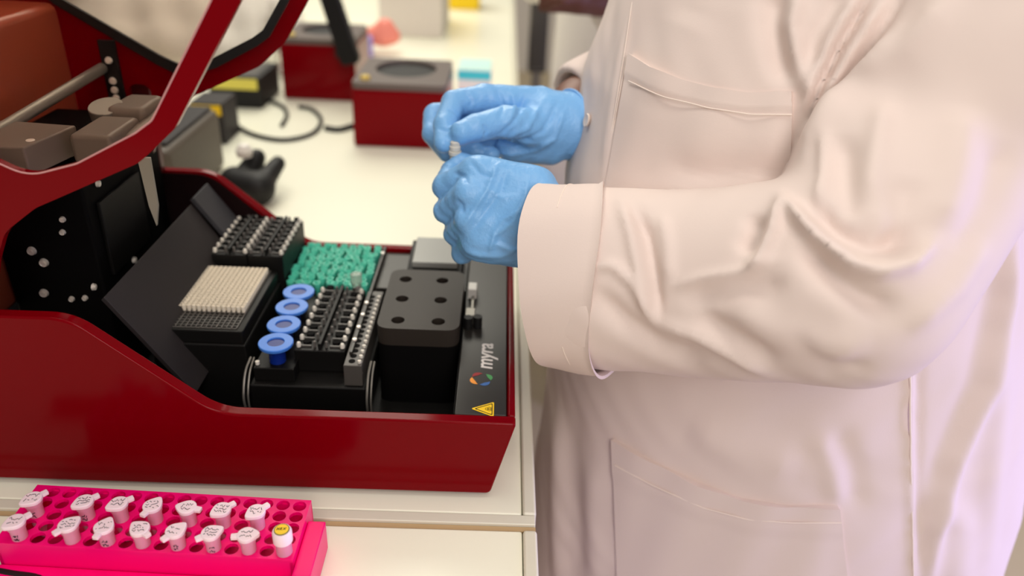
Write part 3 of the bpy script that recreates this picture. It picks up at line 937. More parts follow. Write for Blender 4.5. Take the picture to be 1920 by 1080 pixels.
# black clamp with white knob behind the machine
t = thing('bench_camera', 'black clamp-like gadget with a round white knob behind the workstation', 'gadget', (-0.42, 1.14, 0.9))
b = B()
V_, Q_ = skin(lambda P: smin(smin(sd_capsule(P, (-0.40, 1.12, 0.925), (-0.36, 1.10, 0.925), .026, .024), sd_capsule(P, (-0.36, 1.10, 0.925), (-0.345, 1.16, 0.945), .018, .012), .01), sd_capsule(P, (-0.39, 1.16, 0.93), (-0.38, 1.17, 0.95), .02, .014), .01), (-0.5, 1.05, 0.895), (-0.3, 1.22, 1.0), 0.005)
V_[:, 2] = np.maximum(V_[:, 2], 0.9005); mesh_from('body', V_, Q_, M_gasket, t)
b.free()
b = B(); lathe(b, [(0, 0), (0.011, 0.003), (0.013, 0.012), (0.008, 0.021), (0, 0.024)], (-0.39, 1.145, 0.957), n=20); obj('knob', b, M_white, t, smooth=True)


def cable(label, pts, r=0.004):
    b = B(); tube(b, smooth_path(pts, 8), r, 8)
    tag(obj('cable', b, M_gasket, smooth=True), label, 'cable')


zc = 0.9045
cable('black cable looping on the bench left of the red thermal cycler', [px(x, y, Z=zc) for x, y in ((430, 225), (470, 250), (530, 262), (585, 250), (602, 225), (585, 205), (560, 200))])
cable('black cable running from the power unit to the rear cycler', [px(x, y, Z=zc) for x, y in ((505, 188), (530, 200), (538, 215), (528, 235))])
cable('black cable stub beside the foot of the front cycler', [px(x, y, Z=zc) for x, y in ((610, 240), (635, 243), (662, 236))], 0.006)
t = thing('metal_stand', 'tangle of shiny metal clamps standing left of the rear cycler', 'stand', (-0.56, 1.95, 0.9))
b = B(); cyl(b, (-0.555, 1.95, 0.9005), 0.006, 0.16, n=10); obj('rod', b, M_steel, t, smooth=True)
for k in range(3):
    b = B(); box(b, -0.60 + 0.02 * k, -0.50, 1.93 - 0.02 * k, 1.955 - 0.02 * k, 0.95 + 0.035 * k, 0.965 + 0.035 * k); obj('clamp', b, M_greymetal, t, bevel=0.003)
b = B(); box(b, -0.62, -0.50, 1.90, 2.0, 0.9003, 0.908); obj('foot', b, M_steel, t, bevel=0.002)

# teal and white carton beside the front cycler
t = thing('reagent_carton', 'small white carton with a cyan band right of the red thermal cycler', 'box', (-0.09, 1.7400, 0.9))
b = B(); box(b, -0.093, -0.022, 1.6700, 1.7800, 0.9005, 0.986); obj('carton_body', b, M_white, t, bevel=0.001)
b = B(); box(b, -0.0925, -0.0225, 1.6688, 1.6699, 0.966, 0.984); box(b, -0.0935, -0.0931, 1.6710, 1.7790, 0.966, 0.984); obj('printed_band', b, M_cyan, t)
b = B(); box(b, -0.0925, -0.0225, 1.6720, 1.7780, 0.9862, 0.9868); obj('top_print', b, mat('pale_cyan_print', (196, 236, 226), 0.6), t)
b = B(); box(b, -0.088, -0.070, 1.6688, 1.6699, 0.925, 0.945); obj('printed_patch', b, M_pinkblob, t)
# large pale carton, pink item, yellow tub
t = thing('carton', 'large pale grey white carton standing far back on the bench', 'box', (-0.27, 2.6, 0.9))
b = B(); box(b, -0.375, -0.185, 2.44, 2.75, 0.9005, 1.22); obj('carton_body', b, M_papergrey, t, bevel=0.003)
b = B(); box(b, -0.375, -0.185, 2.4385, 2.4395, 1.05, 1.054); obj('flap_edge', b, M_bar, t)
V_, Q_ = skin(lambda P: smin(sd_capsule(P, px(722, 52, Y=2.2), px(718, 66, Y=2.2), .026, .03), sd_capsule(P, px(700, 66, Y=2.2), px(738, 68, Y=2.2), .024, .020), .015), (-0.5, 2.08, 0.85), (-0.2, 2.3, 1.1), 0.008)
V_[:, 2] = np.maximum(V_[:, 2], 0.9006)
tag(mesh_from('pink_lump', V_, Q_, M_pinkblob), 'salmon pink rounded lump lying before the pale carton', 'lump')  # pink thing of unknown kind, built as a rounded lump
p = px(686, 68, Y=2.15); b = B(); lathe(b, [(0, 0), (0.018, 0), (0.018, 0.05), (0.012, 0.055), (0, 0.055)], (p.x, p.y, 0.9005), n=18)
tag(obj('lilac_item', b, M_lilac, smooth=True), 'small lilac item left of the pink lump', 'item')  # unidentified lilac thing, built as a stubby upright shape
t = thing('yellow_bin', 'bright yellow tub far back on the bench, cut by the top frame edge', 'tub', (-0.16, 3.1, 0.9))
b = B(); prism(b, round_poly([(-0.205, 2.99), (-0.09, 2.99), (-0.09, 3.10), (-0.205, 3.10)], 0.02, 5), lambda u, v, w: (u, v, w), 0.9005, 1.05); obj('tub_body', b, mat('yellow_bin_plastic', (250, 212, 10), 0.4), t, bevel=0.004)
b = B(); prism(b, round_poly([(-0.21, 2.985), (-0.085, 2.985), (-0.085, 3.105), (-0.21, 3.105)], 0.02, 5), lambda u, v, w: (u, v, w), 1.0502, 1.07); obj('tub_lid', b, mat('red_bin_lid', (190, 40, 30), 0.4), t, bevel=0.004)
# white plastic sheet heap seen through the lid windows
V_, Q_ = skin(lambda P: smin(smin(sd_capsule(P, (-1.05, 2.25, .93), (-0.62, 2.12, .93), .10, .10), sd_capsule(P, (-0.95, 2.4, .98), (-0.66, 2.3, .95), .11, .13), .08), sd_capsule(P, (-1.1, 2.1, .91), (-0.6, 2.0, .91), .05, .05), .06) + 0.012 * np.sin(P[..., 0] * 31 + P[..., 2] * 22) * np.sin(P[..., 1] * 19 + 2 * P[..., 0] * 9), (-1.3, 1.9, 0.895), (-0.45, 2.6, 1.2), 0.014)
V_[:, 2] = np.maximum(V_[:, 2], 0.9006); V_[:, 0] -= 0.05; V_[:, 1] += 0.04
tag(mesh_from('plastic_bag', V_, Q_, M_white), 'heap of white plastic sheeting on the bench behind the raised lid', 'bag')
t = thing('grey_instrument', 'beige grey instrument far behind the raised lid', 'lab instrument', (-1.0, 2.75, 0.9))
b = B(); box(b, -1.2, -0.80, 2.65, 2.95, 0.9005, 1.25); obj('housing', b, mat('beige_grey_housing', (148, 134, 118), 0.6), t, bevel=0.01)
b = B(); box(b, -0.93, -0.83, 2.645, 2.6495, 0.98, 1.18); obj('dark_panel', b, M_bar, t)

# lab chair in the aisle
t = thing('lab_chair', 'dark grey lab chair in the aisle beyond the bench edge, seen edge-on', 'chair', (0.20, 2.7, 0))
b = B(); prism(b, round_poly([(2.55, 0.78), (2.61, 0.78), (2.64, 1.16), (2.58, 1.16)], 0.02, 4), lambda u, v, w: (w, u, v), 0.085, 0.145); obj('backrest', b, M_bar, t, bevel=0.012, seg=3)
b = B(); prism(b, round_poly([(0.10, 2.45), (0.48, 2.45), (0.48, 2.85), (0.10, 2.85)], 0.06, 5), lambda u, v, w: (u, v, w), 0.56, 0.62); obj('seat', b, M_bar, t, bevel=0.012, seg=3)
b = B(); cyl(b, (0.28, 2.65, 0.08), 0.025, 0.48, n=14); obj('gas_column', b, M_steel, t, smooth=True)
b = B(); box(b, 0.10, 0.13, 2.56, 2.60, 0.60, 0.80); obj('back_stem', b, M_greymetal, t)
for k in range(5):
    a = 2 * math.pi * k / 5
    b = B(); tube(b, [(0.28, 2.65, 0.09), (0.28 + 0.27 * math.cos(a), 2.65 + 0.27 * math.sin(a), 0.055)], 0.018, 8)
    lg = obj('foot_arm', b, M_greymetal, t)
    b = B(); cyl(b, (0.28 + 0.27 * math.cos(a) - .012, 2.65 + 0.27 * math.sin(a), 0.027), 0.027, 0.024, (1, 0, 0), n=14)
    o = obj('caster', b, M_gasket, lg, smooth=True); o.matrix_parent_inverse = Matrix.Identity(4)

# ------------------------------------------------------------------ the technician
FD = np.array([-0.87, -0.50]); LD = np.array([0.50, -0.87])      # facing and left-hand directions in plan
CX, CY = 0.295, 0.735
ZS = [0.35, 0.55, 0.75, 0.90, 1.00, 1.10, 1.20, 1.28, 1.36, 1.42, 1.47]
AF = [0.338, 0.328, 0.314, 0.294, 0.270, 0.244, 0.222, 0.195, 0.150, 0.085, 0.058]
BF = [0.280, 0.270, 0.255, 0.240, 0.232, 0.228, 0.222, 0.215, 0.190, 0.100, 0.060]
CXs = [0.368, 0.366, 0.358, 0.347, 0.329, 0.307, 0.304, 0.308, 0.318, 0.325, 0.33]
CYs = [0.752, 0.752, 0.752, 0.752, 0.754, 0.756, 0.763, 0.768, 0.765, 0.77, 0.77]


def torso(P, grow=0.0):
    z = P[..., 2]
    a = np.interp(z, ZS, AF) + grow; b = np.interp(z, ZS, BF) + grow
    x = P[..., 0] - np.interp(z, ZS, CXs); y = P[..., 1] - np.interp(z, ZS, CYs)
    u = x * FD[0] + y * FD[1]; v = x * LD[0] + y * LD[1]
    r = np.sqrt((u / a) ** 2 + (v / b) ** 2)
    return (r - 1) * np.minimum(a, b)


LSH = (0.392, 0.585, 1.335); LUP = px(1742, 290, d=0.575); LEL = px(1588, 522, d=0.545)
LFM = px(1285, 530, d=0.618); LCF = px(1085, 518, d=0.652); LWR = px(1005, 425, d=0.668)
ARM_R = [0.092, 0.081, 0.076, 0.0735, 0.0755]
CR, CD, CF = Vector(RM[:, 0]), Vector(RM[:, 1]), Vector(RM[:, 2])
RHM = px(1090, 222, d=0.845); RAX = (CR * -0.86 + CD * 0.46 + CF * -0.22).normalized(); REL = RHM - RAX * 0.20
RSH = (0.22, 0.92, 1.335); RWR = px(1060, 232, d=0.775)


CAX = (CR * -0.94 + CD * 0.02 + CF * 0.33).normalized()
c0 = px(1146, 523, d=0.6425); c1 = px(1026, 514, d=0.664)


def torso_field(P):
    return np.maximum(torso(P), np.maximum(0.42 - P[..., 2], P[..., 2] - 1.445))


def coat_field(P):
    d = np.maximum(torso(P), np.maximum(0.42 - P[..., 2], P[..., 2] - 1.445))
    arm_l = chain(P, [LSH, LUP, LEL, LFM, LCF], ARM_R, 0.006)
    arm_l = np.maximum(arm_l, (P - np.array(c1 - CAX * 0.012, np.float32)) @ np.array(CAX, np.float32))
    crook = chain(P, [px(1612, 300, d=0.555), px(1592, 410, d=0.548)], [0.044, 0.040])
    d = smin(d, smin(arm_l, crook, 0.012), 0.003)
    ar = chain(P, [RSH, REL, RHM], [0.085, 0.066, 0.060], 0.02)
    ax = np.array(RHM) - np.array(REL); ax /= np.linalg.norm(ax)
    cut = (P - np.array(RHM)) @ ax
    ar = np.maximum(ar, cut)
    hollow = np.maximum(sd_capsule(P, np.array(RHM) - ax * 0.09, np.array(RHM) + ax * 0.1, 0.050, 0.050), -0.09 - cut)
    d = smin(d, ar, 0.008)
    return np.maximum(d, -hollow)


V, Q = skin(coat_field, (-0.01, 0.33, 0.40), (0.76, 1.12, 1.46), 0.0034)
V = relax(V, Q, 5)
N = normals_of(V, Q)
dt = torso(V)
da = chain(V, [np.array(p) for p in (LSH, LUP, LEL, LFM, LCF)], ARM_R, 0.006)
da = np.minimum(da, chain(V, [np.array(px(1612, 300, d=0.555)), np.array(px(1592, 410, d=0.548))], [0.044, 0.040]))
on_arm = da < dt
# folds of the cloth: polyline, half-width, height in metres, profile
BODY = [
    ([(1452, -30), (1446, 40), (1460, 110), (1484, 160)], 24, -0.009, 'ridge'),
    ([(1505, -30), (1484, 50), (1496, 120), (1522, 190)], 16, 0.009, 'ridge'),
    ([(1640, -20), (1578, 80), (1540, 160), (1512, 240)], 6, -0.012, 'ridge'),
    ([(1616, -20), (1560, 70), (1528, 140), (1505, 215)], 10, 0.009, 'ridge'),
    ([(1664, -10), (1600, 90), (1550, 170), (1516, 240)], 9, 0.009, 'ridge'),
    ([(1700, -10), (1625, 100), (1570, 180), (1530, 240)], 7, -0.011, 'ridge'),
    ([(1580, -20), (1530, 60), (1512, 120)], 14, -0.004, 'ridge'),
    ([(1235, 310), (1330, 330), (1480, 318)], 34, -0.005, 'ridge'),
    ([(1240, 372), (1340, 360), (1470, 372)], 20, 0.004, 'ridge'),
    ([(1186, 10), (1160, 120), (1145, 220), (1130, 340)], 8, 0.0022, 'ridge'),
    ([(1160, -20), (1130, 110), (1100, 230), (1080, 330)], 12, -0.0022, 'ridge'),
    ([(1300, 20), (1260, 120), (1235, 200)], 40, 0.004, 'ridge'),
    ([(1706, 640), (1706, 820), (1710, 960), (1712, 1120)], 9, 0.0035, 'ridge'),
    ([(1722, 640), (1720, 820), (1724, 960), (1726, 1120)], 10, -0.003, 'ridge'),
    ([(1530, 810), (1560, 880), (1572, 950)], 22, 0.004, 'ridge'),
    ([(1570, 800), (1600, 880), (1610, 960)], 24, -0.004, 'ridge'),
    ([(1290, 800), (1400, 850), (1500, 880)], 40, 0.005, 'ridge'),
    ([(1898, 380), (1885, 560), (1850, 720), (1790, 860), (1750, 980), (1735, 1120)], 16, 0.010, 'ridge'),
    ([(1872, 380), (1858, 560), (1822, 720), (1762, 860), (1722, 980)], 18, -0.003, 'ridge'),
    ([(1760, 930), (1800, 990), (1800, 1120)], 30, 0.006, 'ridge'),
    ([(1880, 620), (1870, 800), (1850, 1000), (1840, 1120)], 22, 0.006, 'ridge'),
    ([(1044, 760), (1046, 860), (1046, 960), (1050, 1120)], 14, 0.006, 'ridge'),
    ([(1070, 760), (1075, 860), (1080, 960), (1085, 1120)], 18, -0.004, 'ridge'),
    ([(1110, 860), (1112, 960), (1120, 1100)], 20, 0.004, 'ridge'),
]
ARM = [
    ([(1462, 368), (1490, 396), (1540, 452), (1600, 497), (1650, 510), (1705, 494), (1750, 455)], 12, 0.014, 'ridge'),
    ([(1510, 375), (1570, 430), (1630, 462), (1680, 458), (1720, 430)], 20, -0.011, 'ridge'),
    ([(1500, 450), (1550, 510), (1620, 560), (1690, 590)], 26, -0.011, 'ridge'),
    ([(1465, 372), (1452, 430), (1425, 490), (1400, 505)], 9, 0.010, 'ridge'),
    ([(1420, 400), (1415, 440), (1395, 475)], 18, -0.008, 'ridge'),
    ([(1255, 540), (1320, 520), (1400, 508), (1470, 480)], 8, 0.005, 'ridge'),
    ([(1275, 560), (1370, 555), (1480, 530)], 22, -0.005, 'ridge'),
    ([(1190, 385), (1212, 440), (1225, 520), (1234, 600)], 10, -0.009, 'ridge'),
    ([(1160, 370), (1180, 430), (1200, 520), (1228, 606)], 10, 0.006, 'ridge'),
    ([(1240, 400), (1252, 460), (1255, 530)], 10, 0.004, 'ridge'),
    ([(1105, 500), (1150, 498), (1185, 530), (1230, 606)], 8, 0.006, 'ridge'),
    ([(1110, 540), (1170, 600), (1240, 650), (1330, 680)], 18, -0.007, 'ridge'),
    ([(1230, 606), (1300, 625), (1370, 660), (1440, 700)], 11, 0.006, 'ridge'),
    ([(1300, 590), (1380, 630), (1460, 680)], 18, -0.006, 'ridge'),
    ([(1360, 560), (1450, 620), (1540, 650), (1640, 640)], 30, 0.006, 'ridge'),
    ([(1700, 40), (1640, 120), (1570, 185), (1525, 250), (1502, 310)], 14, 0.006, 'ridge'),
    ([(1548, 240), (1545, 330), (1528, 400)], 10, 0.005, 'ridge'),
    ([(1600, 420), (1660, 440), (1720, 430)], 20, -0.004, 'ridge'),
    ([(1850, 440), (1790, 540), (1700, 620)], 22, 0.005, 'ridge'),
    ([(1480, 620), (1560, 690), (1640, 690)], 20, -0.004, 'ridge'),
    ([(1580, 250), (1585, 340), (1600, 420)], 26, -0.006, 'ridge'),
    ([(1660, 190), (1640, 300), (1625, 380)], 22, 0.005, 'ridge'),
    ([(1700, 330), (1690, 420), (1680, 470)], 30, -0.005, 'ridge'),
    ([(1800, -20), (1700, 90), (1600, 170), (1520, 235)], 26, 0.006, 'ridge'),
    ([(1810, 200), (1790, 320), (1760, 430)], 36, 0.006, 'ridge'),
    ([(1880, 260), (1850, 380), (1800, 480)], 30, -0.005, 'ridge'),
]
wv = (np.sin(V @ np.array([38., 22., 9.]) + 1.3 * np.sin(V[:, 2] * 24)) * np.sin(V @ np.array([-17., 31., 26.]) + 0.7) * 0.0016
      + np.sin(V @ np.array([95., -60., 40.]) + 2 * np.sin(V[:, 2] * 41)) * np.sin(V @ np.array([30., 80., -90.])) * 0.0005)
V = V + N * wv[:, None]
wa = np.clip(0.5 + (dt - da) / 0.016, 0, 1)
for _ in range(6):                              # let the body folds fade softly into the sleeve folds
    acc = np.zeros(len(V)); num = np.zeros(len(V))
    for k in range(4):
        np.add.at(acc, Q[:, k], wa[Q[:, (k + 1) % 4]] + wa[Q[:, k - 1]]); np.add.at(num, Q[:, k], 2)
    wa = acc / np.maximum(num, 1)
V = V + (strokes(V, N, BODY) - V) * (1 - wa)[:, None] + (strokes(V, N, ARM) - V) * wa[:, None]
V = relax(V, Q, 2, 0.45)
pers = thing('person', 'person in a pale lab coat and blue gloves holding a small tube over the deck', 'person', (0.31, 0.74, 0))
keep = ~(V[Q][:, :, 2] < 0.425).all(1)
coat = mesh_from('lab_coat', V, Q[keep], M_coat, pers)
Vt_, Qt_ = skin(torso_field, (-0.05, 0.33, 0.40), (0.78, 1.15, 1.46), 0.006)
Vt_ = relax(Vt_, Qt_, 3)
Vt_ = relax(strokes(Vt_, normals_of(Vt_, Qt_), BODY), Qt_, 1, 0.4)
coat_bvh = BVHTree.FromPolygons([tuple(v) for v in Vt_], [tuple(q) for q in Qt_])


def on_coat(x, y, lift):
    r = Vector(RM @ np.array([(x - 960) / FPX, (y - 540) / FPX, 1.0])).normalized()
    loc, nor, _, _ = coat_bvh.ray_cast(Vector(CAM), r)
    if loc is None: return None
    if nor.dot(r) > 0: nor = -nor
    return loc + nor * lift


def sub(o):
    o.matrix_parent_inverse = Matrix.Identity(4)
    return o


def polyline(pts, n):
    P = np.array(pts, float); L = np.concatenate([[0], np.cumsum(np.linalg.norm(np.diff(P, axis=0), axis=1))])
    s = np.linspace(0, L[-1], n)
    return np.stack([np.interp(s, L, P[:, 0]), np.interp(s, L, P[:, 1])], 1)


def patch(name, top, bottom, lift, nu=46, nv=34):
    """cloth patch lying on the coat between a top and a bottom line, with a turned edge"""
    T, Bt = polyline(top, nu), polyline(bottom, nu)
    b = B(); out = []; inn = []
    for j in range(nv):
        s = j / (nv - 1); ro = []; ri = []
        for i in range(nu):
            q = T[i] * (1 - s) + Bt[i] * s
            e = min(i, nu - 1 - i, nv - 1 - j)
            l = lift + (0.0012 if j < 6 else 0) + 0.0012 * math.sin(q[0] * 0.045 + q[1] * 0.02) * min(e, 5) / 5
            p_ = on_coat(q[0], q[1], l); p_i = on_coat(q[0], q[1], -0.0015)
            if p_ is None: return None
            ro.append(b.verts.new(p_)); ri.append(b.verts.new(p_i))
        out.append(ro); inn.append(ri)
    for j in range(nv - 1):
        for i in range(nu - 1):
            b.faces.new((out[j][i], out[j][i + 1], out[j + 1][i + 1], out[j + 1][i]))
    rim_o = out[0] + [r_[-1] for r_ in out[1:]] + out[-1][-2::-1] + [r_[0] for r_ in out[-2:0:-1]]
    rim_i = inn[0] + [r_[-1] for r_ in inn[1:]] + inn[-1][-2::-1] + [r_[0] for r_ in inn[-2:0:-1]]
    for k in range(len(rim_o)):
        j = (k + 1) % len(rim_o)
        b.faces.new((rim_o[k], rim_i[k], rim_i[j], rim_o[j]))
    used = set(rim_i)
    for r_ in inn:
        for v in r_:
            if v not in used: b.verts.remove(v)
    o = sub(obj(name, b, M_coat, coat, smooth=True))
    return o


def thread(name, pts, r=0.00045, lift=0.001, parent=None):
    q = [on_coat(x, y, lift) for x, y in polyline(pts, 40)]
    q = [v for v in q if v is not None]
    b = B(); tube(b, q, r, 6)
    return sub(obj(name, b, M_thread, parent or coat, smooth=True))


def pocket(top, bottom, stitch):
    o = patch('pocket', top, bottom, 0.0025)
    if o: thread('stitching', stitch, 0.0004, 0.0042, o if False else coat)


patch('pocket', [(1183, 102), (1225, 128), (1280, 150), (1340, 166), (1400, 174), (1487, 172)], [(1138, 352), (1240, 362), (1350, 366), (1480, 372)], 0.0028)
thread('hem_stitching', [(1186, 155), (1250, 182), (1330, 204), (1410, 216), (1486, 216)], 0.0006, 0.0046)
thread('side_stitching', [(1176, 104), (1158, 200), (1132, 345)], 0.0005, 0.0006)
patch('pocket', [(1152, 822), (1220, 860), (1310, 905), (1390, 933), (1470, 945), (1570, 947)], [(1166, 1250), (1300, 1262), (1450, 1262), (1606, 1255)], 0.0042)
thread('hem_stitching', [(1160, 868), (1230, 905), (1320, 945), (1400, 966), (1480, 972), (1572, 972)], 0.0006, 0.0060)
thread('side_seam', [(1706, 650), (1706, 760), (1707, 880), (1710, 1000), (1713, 1120)], 0.0009, 0.0005)
thread('placket_stitching', [(1186, 5), (1168, 120), (1150, 230), (1132, 330)], 0.0004, 0.0006)
p = on_coat(1102, 226, 0.0006); n_ = (on_coat(1102, 226, 0.01) - p).normalized()
b = B(); lathe(b, [(0, 0), (0.0062, 0), (0.0066, 0.0008), (0.0058, 0.0016), (0.0038, 0.0011), (0, 0.0011)], p, n_, n=22)
sub(obj('button', b, mat('pearl_button', (228, 210, 196), 0.3), coat, smooth=True))

# turned-back cuff of the left sleeve: a cloth band with real thickness around the sleeve end
u0 = CD - CAX * CD.dot(CAX); u0.normalize(); w0 = CAX.cross(u0)
b = B(); nA, nL = 72, 16; O, I = [], []
for j in range(nL):
    s = j / (nL - 1); c = c0.lerp(c1, s); ro, ri = [], []
    for i in range(nA):
        a = 2 * math.pi * i / nA
        rr = 0.0780 + 0.0015 * s + 0.0015 * math.sin(3 * a + 1.0) + 0.0012 * math.sin(5 * a + 4 * s) + 0.0006 * math.sin(9 * a + 3 * s)
        if 0.47 < s < 0.53: rr -= 0.0012
        if j == 0: rr += 0.0022
        d_ = u0 * math.cos(a) * 1.0 + w0 * math.sin(a)
        skew = CAX * (0.008 * math.sin(2 * a + 0.6) * (1 - s))
        ro.append(b.verts.new(c + d_ * rr + skew)); ri.append(b.verts.new(c + d_ * (rr - 0.0026) + skew))
    O.append(ro); I.append(ri)
for j in range(nL - 1):
    for i in range(nA):
        k = (i + 1) % nA
        b.faces.new((O[j][i], O[j][k], O[j + 1][k], O[j + 1][i])); b.faces.new((I[j][i], I[j + 1][i], I[j + 1][k], I[j][k]))
for R0, R1 in ((O[0], I[0]), (O[-1], I[-1])):
    for i in range(nA):
        k = (i + 1) % nA
        b.faces.new((R0[i], R1[i], R1[k], R0[k]))
cuff = sub(obj('cuff', b, M_coat, coat, smooth=True))
b = B(); pts = []
for i in range(nA // 2 + 20):
    a = 2 * math.pi * (i - 10) / nA + math.pi
    cc = c0.lerp(c1, 0.5)
    d_ = u0 * math.cos(a) + w0 * math.sin(a)
    rr = 0.0780 + 0.0008 + 0.0015 * math.sin(3 * a + 1.0) + 0.0012 * math.sin(5 * a + 2) + 0.0006 * math.sin(9 * a + 1.5)
    pts.append(cc + d_ * (rr + 0.0001))
tube(b, pts, 0.0005, 6)
sub(obj('cuff_stitching', b, M_thread, coat, smooth=True))

# gloves
P_ = lambda x, y, d: px(x, y, d=d)
LH = [
    ([P_(1052, 432, .664), P_(990, 415, .668)], [.036, .033]),
    ([P_(992, 360, .668), P_(893, 322, .664), P_(833, 350, .684), P_(846, 322, .708), P_(862, 310, .712)], [.0175, .0135, .0108, .0098, .0092]),
    ([P_(992, 395, .662), P_(880, 365, .655), P_(836, 396, .682), P_(866, 392, .712), P_(902, 385, .704)], [.0185, .0140, .0108, .0100, .0090]),
    ([P_(992, 430, .662), P_(882, 412, .657), P_(853, 438, .684), P_(876, 432, .712), P_(908, 424, .702)], [.0180, .0135, .0102, .0095, .0088]),
    ([P_(992, 464, .668), P_(896, 452, .664), P_(868, 474, .686), P_(884, 462, .708), P_(912, 452, .702)], [.0165, .0130, .0098, .0090, .0085]),
    ([P_(975, 350, .690), P_(928, 328, .702), P_(893, 317, .710), P_(866, 308, .712)], [.0175, .0138, .0116, .0104]),
]
RH = [
    ([P_(1085, 237, .778), P_(1025, 232, .768)], [.035, .032]),
    ([P_(1012, 197, .768), P_(908, 187, .754), P_(851, 193, .740), P_(834, 236, .722), P_(832, 269, .713)], [.0185, .0150, .0120, .0106, .0094]),
    ([P_(1012, 212, .778), P_(905, 205, .778), P_(816, 216, .766), P_(812, 252, .752), P_(838, 285, .738)], [.0185, .0150, .0115, .0105, .0095]),
    ([P_(1012, 240, .785), P_(920, 240, .790), P_(838, 255, .788), P_(856, 288, .766), P_(892, 284, .752)], [.0185, .0140, .0112, .0102, .0092]),
    ([P_(1012, 262, .785), P_(940, 270, .788), P_(876, 286, .786), P_(890, 296, .764), P_(920, 290, .752)], [.0180, .0130, .0105, .0095, .0088]),
    ([P_(1016, 244, .756), P_(948, 229, .727), P_(895, 239, .714), P_(865, 250, .708)], [.0205, .0150, .0128, .0112]),
    ([P_(1030, 268, .772), P_(960, 275, .770)], [.0220, .0165]),
]


def hand_field(H, cutp=None, cutn=None, pad=None):
    def f(P):
        d = None
        for i, (pts, rad) in enumerate(H):
            if len(pts) > 3:
                e = smin(chain(P, pts[:2], rad[:2]), chain(P, pts[1:], rad[1:], 0.002), 0.003)
            else: e = chain(P, pts, rad)
            d = e if d is None else smin(d, e, 0.0045)
        if pad is not None: d = smin(d, pad(P), 0.006)
        if cutp is not None:
            d = np.maximum(d, (P - np.array(cutp, np.float32)) @ np.array(cutn, np.float32))
        return d
    return f


def glove(H, label, folds, cutp, cutn, pad=None):
    A = np.concatenate([[list(p) for p in pts] for pts, _ in H])
    lo, hi = A.min(0) - 0.042, A.max(0) + 0.042
    Vg, Qg = skin(hand_field(H, cutp, cutn, pad), lo, hi, 0.0016)
    Vg = relax(Vg, Qg, 2)
    Ng = normals_of(Vg, Qg)
    # crinkled rubber: low ripples across the hand
    ph = Vg @ np.array([[210., 95.], [60., 240.], [150., -170.]])
    Vg = Vg + Ng * (0.00045 * np.sin(ph[:, 0] + 2.2 * np.sin(ph[:, 1] * 0.5)) * np.sin(ph[:, 1]))[:, None]
    Vg = strokes(Vg, Ng, folds)
    g = mesh_from('glove', Vg, Qg, M_glove, pers)
    g['label'] = label
    return g


def back_of_hand(P):
    d = None
    for y0_, y1_ in ((352, 330), (374, 356), (396, 382), (418, 408), (440, 434), (462, 456)):
        e = sd_capsule(P, P_(1000, y0_, .6655), P_(906, y1_, .664), .0195, .0165)
        d = e if d is None else smin(d, e, .012)
    return d


gl = glove(LH, 'blue glove on the nearer hand', [
    ([(945, 306), (931, 312), (915, 353), (885, 400), (866, 430)], 5, 0.0022, 'ridge'),
    ([(955, 312), (938, 360), (905, 405), (880, 440)], 6, -0.0016, 'ridge'),
    ([(992, 330), (985, 370), (960, 420), (930, 440), (919, 472)], 5, 0.0020, 'ridge'),
    ([(975, 395), (945, 412), (926, 436), (916, 480)], 4, 0.0018, 'ridge'),
    ([(1024, 340), (1000, 375), (985, 420), (978, 490)], 4, 0.0026, 'ridge'),
    ([(1014, 336), (992, 380), (976, 430), (970, 490)], 4, -0.0020, 'ridge'),
    ([(870, 470), (900, 478), (940, 480), (972, 470)], 5, 0.0018, 'ridge'),
    ([(925, 455), (955, 468), (980, 468)], 4, 0.0016, 'ridge'),
    ([(880, 300), (900, 325), (930, 335)], 5, -0.0014, 'ridge'),
    ([(850, 325), (870, 330), (880, 345)], 4, -0.0016, 'ridge'),
    ([(855, 375), (866, 385), (868, 400)], 4, -0.0016, 'ridge'),
    ([(905, 350), (945, 372), (975, 365)], 6, 0.0010, 'ridge'),
], P_(1062, 440, .66), CAX * -1, back_of_hand)
wn = (RWR - P_(960, 232, .745)).normalized()
gr = glove(RH, 'blue glove on the far hand', [
    ([(930, 165), (945, 200), (935, 225)], 4, -0.0014, 'ridge'), ([(960, 170), (965, 200), (950, 240)], 5, 0.0016, 'ridge'),
    ([(985, 180), (970, 220), (935, 255)], 4, -0.0016, 'ridge'), ([(1020, 185), (990, 240), (940, 262)], 5, 0.0018, 'ridge'),
    ([(1045, 190), (1020, 245), (975, 270)], 5, -0.0016, 'ridge'), ([(1060, 205), (1040, 260), (1000, 285)], 4, 0.0018, 'ridge'),
    ([(1000, 262), (960, 268), (925, 262)], 5, -0.0028, 'ridge'), ([(1010, 280), (960, 290), (930, 284)], 5, 0.0018, 'ridge'),
    ([(870, 170), (885, 190), (880, 205)], 4, -0.0016, 'ridge'), ([(840, 205), (856, 212), (862, 225)], 3, -0.0015, 'ridge'),
    ([(905, 232), (912, 246), (908, 258)], 3, -0.0014, 'ridge'), ([(820, 240), (838, 246), (846, 240)], 3, -0.0013, 'ridge'),
], P_(1066, 234, .776), wn)
# rolled rim of the far glove
b = B(); a_, u_, v_ = frame_of(wn); cpt = P_(1066, 234, .776)
tube(b, [cpt + (u_ * math.cos(2 * math.pi * i / 40) + v_ * math.sin(2 * math.pi * i / 40)) * 0.0343 for i in range(41)], 0.0013, 8)
o = obj('rolled_rim', b, M_glove, gr, smooth=True); o.matrix_parent_inverse = Matrix.Identity(4)

